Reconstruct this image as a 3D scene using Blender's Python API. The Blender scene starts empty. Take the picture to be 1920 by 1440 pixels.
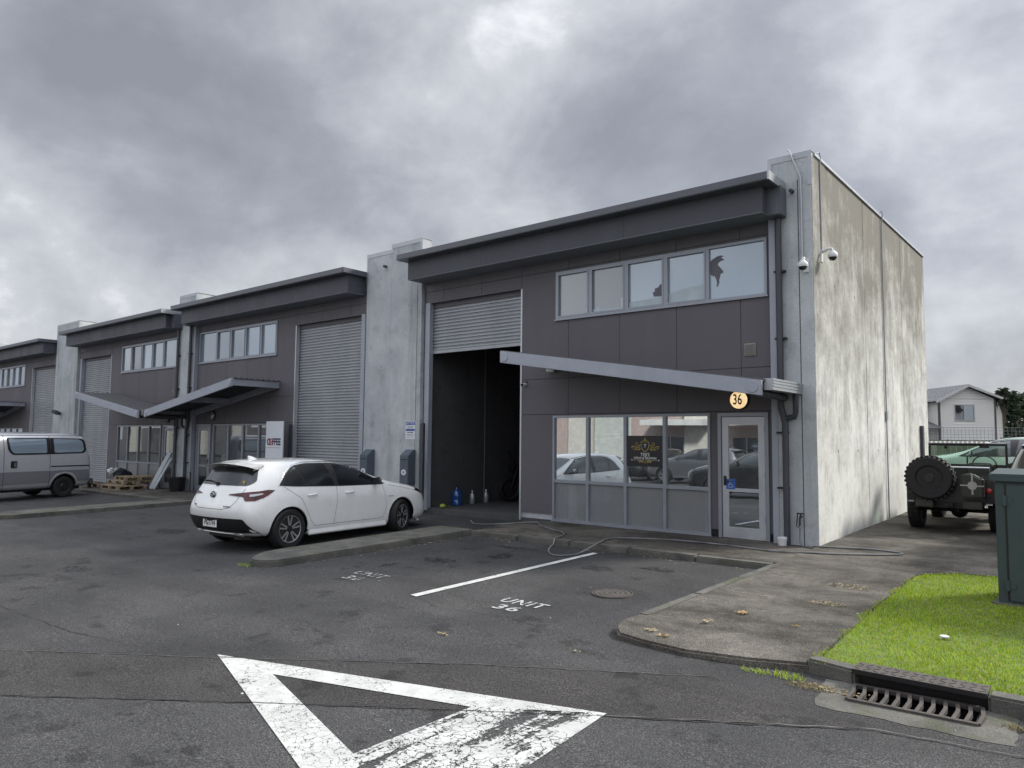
import bpy, bmesh, math, random
from mathutils import Vector, Matrix
from mathutils.bvhtree import BVHTree
random.seed(7)
rad = math.radians
scn = bpy.context.scene
COL = scn.collection

# ---------------------------------------------------------------- camera
cam_d = bpy.data.cameras.new('camera')
cam_d.sensor_width = 36.0; cam_d.lens = 1377.5 / 1920 * 36; cam_d.clip_end = 900; cam_d.clip_start = .05
cam = bpy.data.objects.new('camera', cam_d); COL.objects.link(cam)
_R = Vector((0.76907124, 0.63909249, 0.00949769)); _U = Vector((0.04010933, -0.0630864, 0.99720176)); _F = Vector((-0.63790333, 0.76653825, 0.07415151))
cam.matrix_world = Matrix(((_R.x, _U.x, -_F.x, 3.698), (_R.y, _U.y, -_F.y, -12.024), (_R.z, _U.z, -_F.z, 1.659), (0, 0, 0, 1)))
scn.camera = cam
# ---------------------------------------------------------------- light
SUN_EL, SUN_AZ = 38, 37            # azimuth from +Y towards +X: behind the units, to the right
sv = Vector((math.sin(rad(SUN_AZ)) * math.cos(rad(SUN_EL)), math.cos(rad(SUN_AZ)) * math.cos(rad(SUN_EL)), math.sin(rad(SUN_EL))))
sun_d = bpy.data.lights.new('sun', 'SUN'); sun_d.energy = 3.1; sun_d.angle = rad(9); sun_d.color = (1, .955, .87)
sun = bpy.data.objects.new('sun', sun_d); COL.objects.link(sun)
sun.rotation_euler = (-sv).to_track_quat('-Z', 'Y').to_euler(); sun.location = sv * 60
world = bpy.data.worlds.new('World'); scn.world = world; world.use_nodes = True
wn, wl = world.node_tree.nodes, world.node_tree.links
wn.clear()
def W(t, **k):
    n = wn.new(t)
    for a, b in k.items(): setattr(n, a, b)
    return n
out = W('ShaderNodeOutputWorld'); bg = W('ShaderNodeBackground'); bg.inputs[1].default_value = .145
sky = W('ShaderNodeTexSky'); sky.sky_type = 'NISHITA'; sky.sun_disc = False
sky.sun_elevation = rad(SUN_EL); sky.sun_rotation = rad(SUN_AZ); sky.air_density = 1; sky.dust_density = 2
tc = W('ShaderNodeTexCoord'); sep = W('ShaderNodeSeparateXYZ'); wl.new(tc.outputs['Generated'], sep.inputs[0])
def M(op, a, b=None, c=None, cl=False):
    n = W('ShaderNodeMath', operation=op, use_clamp=cl)
    for i, v in enumerate((a, b, c)):
        if v is None: continue
        if hasattr(v, 'links'): wl.new(v, n.inputs[i])
        else: n.inputs[i].default_value = v
    return n.outputs[0]
zc = M('ADD', M('MULTIPLY', M('MAXIMUM', sep.outputs[2], 0.0), .45), .62)
cmb = W('ShaderNodeCombineXYZ'); wl.new(M('DIVIDE', sep.outputs[0], zc), cmb.inputs[0]); wl.new(M('DIVIDE', sep.outputs[1], zc), cmb.inputs[1]); wl.new(M('MULTIPLY', sep.outputs[2], 1.45), cmb.inputs[2])
def wnoise(scale, detail, rough, off, dist=0.0, lac=2.0):
    mp = W('ShaderNodeMapping'); wl.new(cmb.outputs[0], mp.inputs[0]); mp.inputs['Location'].default_value = off
    n = W('ShaderNodeTexNoise'); wl.new(mp.outputs[0], n.inputs[0])
    n.inputs['Scale'].default_value = scale; n.inputs['Detail'].default_value = detail; n.inputs['Roughness'].default_value = rough; n.inputs['Distortion'].default_value = dist
    return n.outputs[0]
n1 = wnoise(1.5, 5, .5, (5.5, 9.4, 8), .1); n2 = wnoise(3.6, 8, .58, (4.2, 8.7, 1), .15); n3 = wnoise(.6, 3, .5, (9.35, 4.0, 5))
den = M('ADD', M('ADD', M('MULTIPLY', n1, .58), M('MULTIPLY', n2, .34)), M('MULTIPLY', n3, .15))
cr = W('ShaderNodeValToRGB'); wl.new(den, cr.inputs[0])
e = cr.color_ramp.elements
e[0].position = .43; e[0].color = (1.75, 1.82, 2.05, 1)
e[1].position = .65; e[1].color = (5.5, 5.55, 5.7, 1)
for p_, c_ in ((.505, (2.25, 2.34, 2.6, 1)), (.55, (2.85, 2.95, 3.2, 1)), (.61, (3.8, 3.88, 4.08, 1))):
    q = e.new(p_); q.color = c_
# clouds glow towards the sun side
dp = W('ShaderNodeVectorMath', operation='DOT_PRODUCT'); wl.new(tc.outputs['Generated'], dp.inputs[0]); dp.inputs[1].default_value = sv
glow = M('ADD', M('MULTIPLY', M('POWER', M('MAXIMUM', dp.outputs['Value'], 0.0), 3.0), .45), .95)
# brightness added to the unseen sky overhead and behind the camera, lighting the facades
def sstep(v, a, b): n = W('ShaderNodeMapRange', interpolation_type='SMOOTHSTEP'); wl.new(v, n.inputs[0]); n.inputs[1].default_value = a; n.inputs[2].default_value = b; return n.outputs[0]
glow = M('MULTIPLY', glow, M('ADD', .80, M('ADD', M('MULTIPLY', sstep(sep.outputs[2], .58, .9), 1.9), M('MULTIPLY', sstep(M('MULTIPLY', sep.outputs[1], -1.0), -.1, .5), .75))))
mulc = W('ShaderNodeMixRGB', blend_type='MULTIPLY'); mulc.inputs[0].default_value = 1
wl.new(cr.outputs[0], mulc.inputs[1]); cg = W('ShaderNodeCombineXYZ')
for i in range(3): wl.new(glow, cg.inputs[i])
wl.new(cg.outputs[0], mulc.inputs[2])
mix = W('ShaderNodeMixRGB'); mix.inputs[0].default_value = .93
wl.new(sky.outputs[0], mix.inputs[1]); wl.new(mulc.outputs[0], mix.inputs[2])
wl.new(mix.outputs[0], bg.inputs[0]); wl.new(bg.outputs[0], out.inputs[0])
scn.view_settings.view_transform = 'Standard'; scn.view_settings.look = 'None'
scn.view_settings.exposure = 0.6; scn.view_settings.gamma = 1
scn.cycles.max_bounces = 7; scn.cycles.diffuse_bounces = 3; scn.cycles.glossy_bounces = 4
scn.cycles.use_denoising = True

# ---------------------------------------------------------------- helpers
def tag(o, label=None, cat=None, group=None, kind=None):
    if label: o['label'] = label
    if cat: o['category'] = cat
    if group: o['group'] = group
    if kind: o['kind'] = kind
    return o
def empty(name, loc=(0, 0, 0), rz=0, label=None, cat=None, group=None):
    o = bpy.data.objects.new(name, None); COL.objects.link(o)
    o.location = loc; o.rotation_euler = (0, 0, rz); o.empty_display_size = .2
    return tag(o, label, cat, group)
class MB:
    def __init__(s): s.v = []; s.f = []; s.m = []; s.cm = 0
    def add(s, vs, fs):
        b = len(s.v); s.v += [tuple(p) for p in vs]; s.f += [tuple(b + i for i in f) for f in fs]; s.m += [s.cm] * len(fs); return s
    def box(s, x0, x1, y0, y1, z0, z1):
        x0, x1 = min(x0, x1), max(x0, x1); y0, y1 = min(y0, y1), max(y0, y1); z0, z1 = min(z0, z1), max(z0, z1)
        return s.add([(x0,y0,z0),(x1,y0,z0),(x1,y1,z0),(x0,y1,z0),(x0,y0,z1),(x1,y0,z1),(x1,y1,z1),(x0,y1,z1)],
                     [(0,3,2,1),(4,5,6,7),(0,1,5,4),(1,2,6,5),(2,3,7,6),(3,0,4,7)])
    def prism(s, poly, axis, a, b):   # poly in the two other axes (cyclic order), extruded a..b along axis
        def P(u, v, w): return {'x': (w, u, v), 'y': (u, w, v), 'z': (u, v, w)}[axis]
        n = len(poly); vs = [P(u, v, a) for u, v in poly] + [P(u, v, b) for u, v in poly]
        return s.add(vs, [tuple(range(n))[::-1], tuple(range(n, 2*n))] + [(i, (i+1) % n, n + (i+1) % n, n + i) for i in range(n)])
    def beam(s, p, q, w, h, up=(0, 0, 1)):   # rectangular bar between two points
        p, q = Vector(p), Vector(q); d = (q - p).normalized(); sd = d.cross(Vector(up)).normalized(); u = sd.cross(d)
        vs = [c + sd*a*w/2 + u*b*h/2 for c in (p, q) for a, b in ((-1,-1),(1,-1),(1,1),(-1,1))]
        return s.add(vs, [(3,2,1,0),(4,5,6,7)] + [(i,(i+1)%4,4+(i+1)%4,4+i) for i in range(4)])
    def tube(s, path, r, n=10, caps=True):
        path = [Vector(p) for p in path]; b = len(s.v); prev = None
        rr = r if isinstance(r, (list, tuple)) else [r]*len(path)
        for i, p in enumerate(path):
            d = (path[min(i+1, len(path)-1)] - path[max(i-1, 0)]).normalized()
            if prev is None: prev = d.orthogonal().normalized()
            u = (prev - d*prev.dot(d)).normalized(); prev = u; w = d.cross(u)
            s.v += [tuple(p + (u*math.cos(2*math.pi*k/n) + w*math.sin(2*math.pi*k/n))*rr[i]) for k in range(n)]
        for i in range(len(path)-1):
            for k in range(n):
                s.f.append((b+i*n+k, b+i*n+(k+1)%n, b+(i+1)*n+(k+1)%n, b+(i+1)*n+k)); s.m.append(s.cm)
        if caps:
            s.f.append(tuple(range(b, b+n))[::-1]); s.f.append(tuple(range(b+(len(path)-1)*n, b+len(path)*n))); s.m += [s.cm]*2
        return s
    def lathe(s, prof, c=(0,0,0), axis='z', n=24, caps=True):   # prof: (radius, along)
        b = len(s.v); c = Vector(c)
        for r, t in prof:
            for k in range(n):
                a = 2*math.pi*k/n; u, v = r*math.cos(a), r*math.sin(a)
                s.v.append(tuple(c + Vector({'z': (u,v,t), 'y': (v,t,u), 'x': (t,u,v)}[axis])))
        for i in range(len(prof)-1):
            for k in range(n):
                s.f.append((b+i*n+k, b+i*n+(k+1)%n, b+(i+1)*n+(k+1)%n, b+(i+1)*n+k)); s.m.append(s.cm)
        if caps: s.f.append(tuple(range(b, b+n))[::-1]); s.f.append(tuple(range(b+(len(prof)-1)*n, b+len(prof)*n))); s.m += [s.cm]*2
        return s
    def xform(s, M4, start=0):
        for i in range(start, len(s.v)): s.v[i] = tuple(M4 @ Vector(s.v[i]))
        return s
    def build(s, name, mat, parent=None, smooth=False, bevel=0, seg=2, fn=None):
        me = bpy.data.meshes.new(name)
        vs = [fn(p) for p in s.v] if fn else s.v
        me.from_pydata(vs, [], s.f); me.update()
        mats = mat if isinstance(mat, (list, tuple)) else [mat]
        for m in mats: me.materials.append(m)
        if len(mats) > 1: me.polygons.foreach_set('material_index', s.m)
        bm = bmesh.new(); bm.from_mesh(me); bmesh.ops.recalc_face_normals(bm, faces=bm.faces)
        if bevel:
            bmesh.ops.bevel(bm, geom=[e_ for e_ in bm.edges if len(e_.link_faces) == 2 and e_.calc_face_angle(0) > .5], offset=bevel, segments=seg, affect='EDGES', clamp_overlap=True)
        bm.to_mesh(me); bm.free()
        if smooth: shade(me)
        o = bpy.data.objects.new(name, me); COL.objects.link(o)
        if parent: o.parent = parent
        return o
def shade(me, ang=35):
    for p_ in me.polygons: p_.use_smooth = True
    try: me.set_sharp_from_angle(angle=rad(ang))
    except Exception: pass
def obj(name, me, parent=None, mat=None):
    o = bpy.data.objects.new(name, me); COL.objects.link(o)
    if mat:
        me.materials.clear()
        for m in (mat if isinstance(mat, (list, tuple)) else [mat]): me.materials.append(m)
    if parent: o.parent = parent
    return o
def text_mesh(txt, size, extrude=.001, align='CENTER', bold=0, spacing=1.0, sx=1.0):
    c = bpy.data.curves.new('t', 'FONT'); c.body = txt; c.size = size; c.extrude = extrude; c.align_x = align; c.align_y = 'CENTER'; c.offset = bold; c.space_character = spacing; c.resolution_u = 3
    o = bpy.data.objects.new('t', c); COL.objects.link(o)
    dg = bpy.context.evaluated_depsgraph_get(); me = bpy.data.meshes.new_from_object(o.evaluated_get(dg))
    vs = [(v.co.x*sx, v.co.y, v.co.z) for v in me.vertices]; fs = [tuple(p_.vertices) for p_ in me.polygons]
    bpy.data.objects.remove(o); bpy.data.curves.remove(c); bpy.data.meshes.remove(me)
    return vs, fs
def gz(x, y):
    fx = .005*x if x > -9 else (-.045 + .012*(x+9) if x > -20 else -.177 + .005*(max(x, -60)+20))
    return -.03 + min(fx, .05) + .018*min(max(y, -15), 8)

# ---------------------------------------------------------------- materials
MAT = {}
class NT:
    def __init__(s, name):
        s.m = bpy.data.materials.new(name); s.m.use_nodes = True; s.t = s.m.node_tree; s.n = s.t.nodes; s.l = s.t.links
        s.b = s.n['Principled BSDF']; s.o = s.n['Material Output']; MAT[name] = s.m; s._c = None
    def N(s, t, ins=None, **k):
        n = s.n.new(t)
        for a, b in k.items(): setattr(n, a, b)
        for a, b in (ins or {}).items(): s.put(n.inputs[a], b)
        return n
    def put(s, i, v):
        if hasattr(v, 'links'): s.l.new(v, i)
        elif isinstance(v, (tuple, list)) and len(v) == 3 and len(i.default_value) == 4: i.default_value = (*v, 1)
        else: i.default_value = v
    def co(s):
        if not s._c: s._c = s.N('ShaderNodeNewGeometry').outputs['Position']
        return s._c
    def obj_co(s): s._c = s.N('ShaderNodeTexCoord').outputs['Object']; return s._c
    def mapp(s, scale=(1,1,1), loc=(0,0,0), rot=(0,0,0)):
        return s.N('ShaderNodeMapping', {'Vector': s.co(), 'Scale': scale, 'Location': loc, 'Rotation': rot}).outputs[0]
    def noise(s, scale, detail=4, rough=.55, st=(1,1,1), loc=(0,0,0), dist=0):
        return s.N('ShaderNodeTexNoise', {'Vector': s.mapp(st, loc), 'Scale': scale, 'Detail': detail, 'Roughness': rough, 'Distortion': dist}).outputs[0]
    def ramp(s, f, *stops):
        n = s.N('ShaderNodeValToRGB', {'Fac': f}); e_ = n.color_ramp.elements
        while len(e_) < len(stops): e_.new(.5)
        for q_, (p_, c_) in zip(e_, stops):
            q_.position = p_; q_.color = (*c_, 1) if isinstance(c_, tuple) else (c_, c_, c_, 1)
        return n.outputs[0]
    def mix(s, f, a, b, mode='MIX'):
        n = s.N('ShaderNodeMixRGB', blend_type=mode); s.put(n.inputs[0], f); s.put(n.inputs[1], a); s.put(n.inputs[2], b); return n.outputs[0]
    def math(s, op, a, b=None, cl=False):
        n = s.N('ShaderNodeMath', operation=op, use_clamp=cl); s.put(n.inputs[0], a)
        if b is not None: s.put(n.inputs[1], b)
        return n.outputs[0]
    def bump(s, h, strength=.3, dist=.01):
        n = s.N('ShaderNodeBump', {'Height': h, 'Strength': strength, 'Distance': dist}); s.l.new(n.outputs[0], s.b.inputs['Normal']); return n
    def set(s, **k):
        for a, b in k.items(): s.put(s.b.inputs[{'color': 'Base Color', 'rough': 'Roughness', 'metal': 'Metallic', 'spec': 'Specular IOR Level', 'coat': 'Coat Weight', 'coatr': 'Coat Roughness', 'trans': 'Transmission Weight', 'ior': 'IOR', 'alpha': 'Alpha', 'em': 'Emission Color', 'ems': 'Emission Strength'}[a]], b)
        return s.m
def plain(name, c, rough=.5, metal=0, spec=.5, coat=0, var=.12, vs=3.0, bump=0):
    t = NT(name); t.obj_co()
    n = t.noise(vs, 5, .6)
    lo = tuple(x*(1-var) for x in c); hi = tuple(min(1, x*(1+var)) for x in c)
    t.set(color=t.ramp(n, (.3, lo), (.7, hi)), rough=t.ramp(n, (.3, max(0, rough-.06)), (.7, min(1, rough+.06))), metal=metal, spec=spec, coat=coat)
    if bump: t.bump(t.noise(60, 3, .6), bump, .003)
    return t.m
def asphalt(name, base, tint=(1, 1, 1.06), seed=0):
    t = NT(name)
    fine = t.noise(85, 2, .8); mid = t.noise(26, 5, .8, loc=(seed, 0, 0)); big = t.noise(.55, 5, .6, loc=(seed*3, 1, 0), dist=.6)
    strk = t.noise(1.1, 5, .65, st=(.35, 1.6, 1), loc=(seed, 5, 0))
    v = t.math('MULTIPLY', t.ramp(fine, (.34, .38), (.52, .95), (.66, 2.3)), t.ramp(mid, (.3, .7), (.7, 1.35)))
    v = t.math('MULTIPLY', v, t.ramp(big, (.32, .62), (.5, 1.0), (.68, 1.4)))
    v = t.math('MULTIPLY', v, t.ramp(strk, (.3, .82), (.7, 1.18)))
    c = t.mix(1.0, t.mix(big, tuple(base*k for k in tint), tuple(base*k for k in (1.03, 1, .98))), v, 'MULTIPLY')
    spots = t.ramp(t.noise(2.3, 4, .62, loc=(4+seed, 9, 0)), (.60, 1.0), (.66, .55))
    c = t.mix(1.0, c, spots, 'MULTIPLY')
    t.set(color=c, rough=t.ramp(big, (.3, .72), (.7, .9)), spec=.35)
    t.bump(t.math('ADD', fine, t.math('MULTIPLY', mid, .8)), .8, .012)
    return t.m
asphalt('asphalt', .039, (.96, 1, 1.09)); asphalt('asphalt_patch', .034, (1.08, 1, 1.0), 4); asphalt('asphalt_road', .048, (.95, 1, 1.08), 9)
def concrete(name, c1, c2, dark=.6, streak=1, bump=.25):
    t = NT(name)
    a = t.noise(.9, 6, .62, dist=.4); b = t.noise(2.6, 6, .7, st=(1, 1, .09), loc=(2, 3, 0)); fi = t.noise(55, 4, .7)
    c = t.mix(t.ramp(a, (.35, 0.0), (.65, 1.0)), c1, c2)
    if streak: c = t.mix(1.0, c, t.ramp(b, (.28, dark), (.5, 1.0), (.8, 1.1)), 'MULTIPLY')
    c = t.mix(1.0, c, t.ramp(fi, (.3, .86), (.7, 1.12)), 'MULTIPLY')
    c = t.mix(1.0, c, t.ramp(t.noise(3.1, 7, .7, loc=(8, 1, 3)), (.36, .84), (.46, 1.0)), 'MULTIPLY')
    t.set(color=c, rough=.85, spec=.3); t.bump(t.math('ADD', fi, a), bump, .006)
    return t
concrete('concrete_pier', (.37, .395, .415), (.49, .515, .53), .7)
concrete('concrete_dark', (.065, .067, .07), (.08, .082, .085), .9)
# mossy, streaked tilt slab side wall
t = NT('concrete_side')
a = t.noise(.8, 8, .68, dist=.1); st = t.noise(3.6, 8, .74, st=(1, 1, .13), loc=(4, 1, 0)); st2 = t.noise(1.3, 7, .72, st=(1, 1, .2), loc=(1, 8, 0))
hz = t.N('ShaderNodeSeparateXYZ', {0: t.co()}).outputs[2]
hg = t.math('DIVIDE', hz, 6.3)
grime = t.math('ADD', t.math('MULTIPLY', t.math('POWER', hg, 1.4), .72), t.math('SUBTRACT', t.math('ADD', t.math('MULTIPLY', t.math('ADD', st, st2), .72), t.math('MULTIPLY', t.noise(1.1, 9, .78, loc=(6, 2, 1), dist=.15), 1.5)), 1.45), True)
c = t.mix(t.ramp(a, (.35, 0.), (.65, 1.)), (.53, .535, .51), (.68, .69, .66))
c = t.mix(t.ramp(grime, (.06, 0.), (.36, .50), (.68, .92)), c, (.165, .155, .13))
c = t.mix(t.ramp(t.noise(2.1, 6, .7, st=(1, 1, .35), loc=(3, 3, 9)), (.60, 0.), (.74, .75)), c, (.27, .235, .19))
c = t.mix(t.ramp(t.noise(5, 9, .8, st=(1, 1, .45), loc=(1, 3, 2)), (.38, .3), (.45, 0.)), c, (.16, .155, .135))
c = t.mix(1., c, t.ramp(t.noise(60, 3, .7), (.3, .88), (.7, 1.1)), 'MULTIPLY')
t.set(color=c, rough=.88, spec=.25); t.bump(t.math('ADD', a, t.noise(40, 5, .7)), .3, .006)
t = concrete('concrete_ground', (.125, .12, .112), (.175, .17, .158), 1, 0, .5)
t = NT('kerb_concrete')
a = t.noise(2.2, 6, .65, dist=.5); fi = t.noise(70, 3, .7); mo = t.noise(1.6, 5, .7, loc=(7, 2, 0))
c = t.mix(t.ramp(a, (.35, 0.), (.65, 1.)), (.075, .075, .07), (.15, .145, .13)); c = t.mix(t.ramp(mo, (.52, 0.), (.66, .6)), c, (.075, .085, .04))
c = t.mix(1., c, t.ramp(fi, (.3, .7), (.7, 1.3)), 'MULTIPLY'); t.set(color=c, rough=.9, spec=.2); t.bump(t.math('ADD', fi, a), .6, .01)
t = NT('driveway')
a = t.noise(.7, 7, .68, dist=.8); fi = t.noise(95, 3, .75); md = t.noise(9, 5, .7); sk = t.noise(1.2, 6, .7, st=(.5, 1.4, 1), loc=(5, 5, 0))
c = t.mix(t.ramp(a, (.38, 0.), (.62, 1.)), (.062, .057, .05), (.145, .135, .118))
c = t.mix(1., c, t.ramp(sk, (.32, .5), (.52, 1.), (.72, 1.3)), 'MULTIPLY'); c = t.mix(1., c, t.ramp(md, (.3, .8), (.7, 1.2)), 'MULTIPLY')
c = t.mix(1., c, t.ramp(fi, (.35, .4), (.52, 1.), (.66, 2.)), 'MULTIPLY'); t.set(color=c, rough=.9, spec=.2); t.bump(t.math('ADD', fi, md), .8, .012)
t = NT('cladding'); a = t.noise(.5, 5, .6); b = t.noise(1.6, 7, .7, st=(1, 1, .12), loc=(3, 1, 0)); f_ = t.noise(9, 6, .7)
c = t.mix(a, (.100, .095, .108), (.124, .118, .130)); c = t.mix(t.ramp(b, (.52, 0.), (.75, .30)), c, (.16, .16, .17)); c = t.mix(t.ramp(f_, (.60, 0.), (.72, .18)), c, (.16, .155, .15))
t.set(color=c, rough=t.ramp(b, (.3, .5), (.7, .72)), spec=.35); t.bump(t.noise(.8, 2, .4), .12, .02)
t = NT('fascia'); a = t.noise(.8, 5, .6); b = t.noise(2.2, 7, .7, st=(1, 1, .2), loc=(3, 4, 0)); c = t.mix(a, (.056, .060, .074), (.074, .078, .093)); c = t.mix(t.ramp(b, (.5, 0.), (.75, .4)), c, (.10, .10, .10)); t.set(color=c, rough=t.ramp(b, (.3, .45), (.7, .68)), spec=.4)
plain('soffit', (.16, .17, .19), .7, var=.08)
plain('lid', (.085, .09, .108), .4, spec=.5, var=.12, vs=1.5)
plain('joint', (.012, .012, .014), .8)
plain('alu', (.27, .29, .33), .42, metal=.25, var=.06)
plain('alu_light', (.46, .48, .51), .4, metal=.4, var=.08)
plain('steel_paint', (.31, .335, .385), .5, metal=.1, var=.1, vs=2)
plain('flashing', (.36, .38, .40), .4, metal=.5, var=.12, vs=2)
t = NT('shutter'); a = t.noise(1.4, 5, .65, st=(1, 1, .3)); t.set(color=t.ramp(a, (.3, (.29, .305, .325)), (.7, (.37, .385, .405))), rough=.45, metal=.2)
plain('dark_pipe', (.045, .048, .058), .5); plain('metal_dark', (.02, .02, .022), .5, metal=.3)
plain('roofing', (.055, .057, .06), .5, metal=.3, var=.3, vs=6)
plain('white_plastic', (.62, .63, .64), .4, var=.05); plain('black_plastic', (.014, .014, .016), .45)
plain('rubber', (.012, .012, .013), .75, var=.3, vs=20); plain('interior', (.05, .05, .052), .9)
def glass(name, base, mirror, rough=.01, tint=(.82, .88, .92)):
    t = NT(name); t.obj_co()
    g = t.N('ShaderNodeBsdfGlossy', {'Color': tint, 'Roughness': rough})
    fr = t.N('ShaderNodeLayerWeight', {'Blend': .35}).outputs['Fresnel']
    f = t.math('ADD', t.math('MULTIPLY', fr, .6), mirror, True)
    # slight waviness of float glass
    bp = t.N('ShaderNodeBump', {'Height': t.noise(1.3, 2, .4), 'Strength': .05, 'Distance': .02}); t.l.new(bp.outputs[0], g.inputs['Normal'])
    t.set(color=base, rough=.3)
    m = t.N('ShaderNodeMixShader'); t.put(m.inputs[0], f); t.l.new(t.b.outputs[0], m.inputs[1]); t.l.new(g.outputs[0], m.inputs[2]); t.l.new(m.outputs[0], t.o.inputs[0])
    return t.m
glass('glass_mirror', (.05, .055, .06), .55); glass('glass_dark', (.018, .021, .025), .17); glass('glass_film', (.25, .32, .38), .20, .08)
glass('glass_film2', (.20, .21, .225), .10, .2); glass('glass_frost', (.19, .19, .195), .08, .25); glass('glass_blue', (.09, .115, .135), .25, .05)
plain('film_white', (.42, .50, .54), .5); plain('film_dark', (.11, .11, .13), .6)
plain('tinted', (.006, .007, .008), .08, spec=.8, var=.05)

# ---------------------------------------------------------------- ground
def sheet(name, xs, ys, mat, zf, label=None, kind='structure', hole=None):
    m = MB(); nx, ny = len(xs), len(ys)
    vs = [(x, y, zf(x, y)) for y in ys for x in xs]
    m.add(vs, [(j*nx+i, j*nx+i+1, (j+1)*nx+i+1, (j+1)*nx+i) for j in range(ny-1) for i in range(nx-1) if not (hole and hole[0] <= xs[i] < hole[1] and hole[2] <= ys[j] < hole[3])])
    o = m.build(name, mat); tag(o, kind=kind); return o
sheet('asphalt_ground', [-400, -120, -60, -20, -9, 0, 2.14, 2.89, 10, 60, 400], [-400, -60, -15, -10, -6.48, -6.15, -5, 0, 4, 8, 60, 400], MAT['asphalt'], gz, hole=(2.14, 2.8, -6.48, -6.2))
def poly_slab(name, poly, mat, zt, zb, parent=None, bevel=.0, sub=None, kind='structure'):
    bm = bmesh.new(); vs = [bm.verts.new((x, y, 0)) for x, y in poly]; bm.faces.new(vs)
    if sub:
        for ax in (0, 1):
            lo = min(p_[ax] for p_ in poly); hi = max(p_[ax] for p_ in poly); k = lo + sub
            while k < hi:
                co = [0, 0, 0]; co[ax] = k; no = [0, 0, 0]; no[ax] = 1
                bmesh.ops.bisect_plane(bm, geom=bm.verts[:]+bm.edges[:]+bm.faces[:], plane_co=co, plane_no=no); k += sub
    for v in bm.verts: v.co.z = zt(v.co.x, v.co.y)
    if zb is not None:
        be = [e_ for e_ in bm.edges if e_.is_boundary]
        r = bmesh.ops.extrude_edge_only(bm, edges=be); nv = [g for g in r['geom'] if isinstance(g, bmesh.types.BMVert)]
        for v in nv: v.co.z = zb(v.co.x, v.co.y)
    bmesh.ops.recalc_face_normals(bm, faces=bm.faces)
    if bevel:
        es = [e_ for e_ in bm.edges if len(e_.link_faces) == 2 and abs(e_.link_faces[0].normal.z - e_.link_faces[1].normal.z) > .5]
        bmesh.ops.bevel(bm, geom=es, offset=bevel, segments=2, affect='EDGES', clamp_overlap=True)
    me = bpy.data.meshes.new(name); bm.to_mesh(me); bm.free(); shade(me, 40)
    o = obj(name, me, parent, mat)
    if kind: tag(o, kind=kind)
    return o
below = lambda d: (lambda x, y: gz(x, y) - d)
above = lambda d: (lambda x, y: gz(x, y) + d)
def wob(poly, step=.35, amp=.012, seed=1):
    r = random.Random(seed); o = []
    for i, p_ in enumerate(poly):
        q_ = poly[(i+1) % len(poly)]; L = math.dist(p_, q_); n = max(1, int(L/step))
        for k in range(n):
            o.append((p_[0]+(q_[0]-p_[0])*k/n + r.uniform(-amp, amp), p_[1]+(q_[1]-p_[1])*k/n + r.uniform(-amp, amp)))
    return o
# resurfaced strips of road, each a thin layer on the asphalt
poly_slab('road_surface', [(-60, -33.0), (-7.2, -12.7), (-2.61, -10.18), (-.77, -8.93), (1.0, -7.78), (2.42, -6.93), (3.3, -6.80), (40, -6.80), (40, -14), (-30, -60), (-60, -60)], MAT['asphalt_road'], above(.004), None, sub=6)
poly_slab('asphalt_patch', [(-3.95, -9.83), (-2.2, -8.73), (-.39, -7.50), (1.2, -6.62), (1.95, -6.78), (2.36, -6.92), (1.0, -7.76), (-.77, -8.91), (-2.59, -10.16), (-5, -11.4), (-6, -11.0)], MAT['asphalt_patch'], above(.004), None, sub=3)
# concrete apron in front of the windows of unit one, with its kerb
wz = lambda x, y: gz(x, y) + .062 + .02*min(1, max(0, -y/2.1)) - max(0, (-5.45-x))*.1
poly_slab('walkway', wob([(-6.2, .1), (-5.5, -1.95), (0.02, -1.95), (0.02, .1)], .5, .01), MAT['driveway'], wz, below(.1), sub=1)
poly_slab('walkway', [(-26.6, .1), (-26.6, -2.0), (-15.3, -2.0), (-14.4, .1)], MAT['driveway'], above(.06), below(.1), sub=2)
poly_slab('walkway', [(-47, .1), (-47, -2.0), (-35.6, -2.0), (-34.8, .1)], MAT['driveway'], above(.06), below(.1), sub=2)
def kerb(name, path, w, h, blk=1.0, mat='kerb_concrete', seed=0):
    r = random.Random(seed); m = MB(); pts = [Vector((*p_, 0)) for p_ in path]
    for a_, b_ in zip(pts[:-1], pts[1:]):
        d = b_-a_; L = d.length; n = max(1, round(L/blk)); sd = d.normalized().cross(Vector((0, 0, 1)))
        for k in range(n):
            p_ = a_+d*(k/n); q_ = a_+d*((k+1)/n)-d.normalized()*.008; dh = r.uniform(-.006, .006)
            s_ = len(m.v); js = sd*r.uniform(-.006, .006)
            m.add([p_+js, q_+js, q_+js+sd*w, p_+js+sd*w]*2, [(0,3,2,1),(4,5,6,7),(0,1,5,4),(1,2,6,5),(2,3,7,6),(3,0,4,7)])
            for i in range(s_, s_+8):
                v = m.v[i]; m.v[i] = (v[0], v[1], gz(v[0], v[1]) + (-.1 if i-s_ < 4 else h+dh))
    o = m.build(name, MAT[mat], bevel=.018); tag(o, kind='structure'); return o
kerb('kerb', [(-5.5, -2.12), (0.0, -2.12)], -.16, .086, 1.2, seed=1)
kerb('kerb', [(-26.6, -2.15), (-15.3, -2.15)], -.16, .075, 1.2, seed=2)
def island(x0, x1, y0, y1, seed):
    r = random.Random(seed); pts = [(x1, y1), (x1, y0+.35)]
    for k in range(0, 7):
        a_ = math.pi*k/6*.5; pts.append((x1-.42*(1-math.cos(a_))*.9, y0+.35-.35*math.sin(a_)))
    pts += [(x0+.25, y0+.22), (x0+.06, y0+.5), (x0, y0+.9), (x0, y1)]
    return poly_slab('traffic_island', wob(pts, .4, .012, seed), MAT['kerb_concrete'], above(.095), below(.1), bevel=.02, sub=.5)
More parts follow.
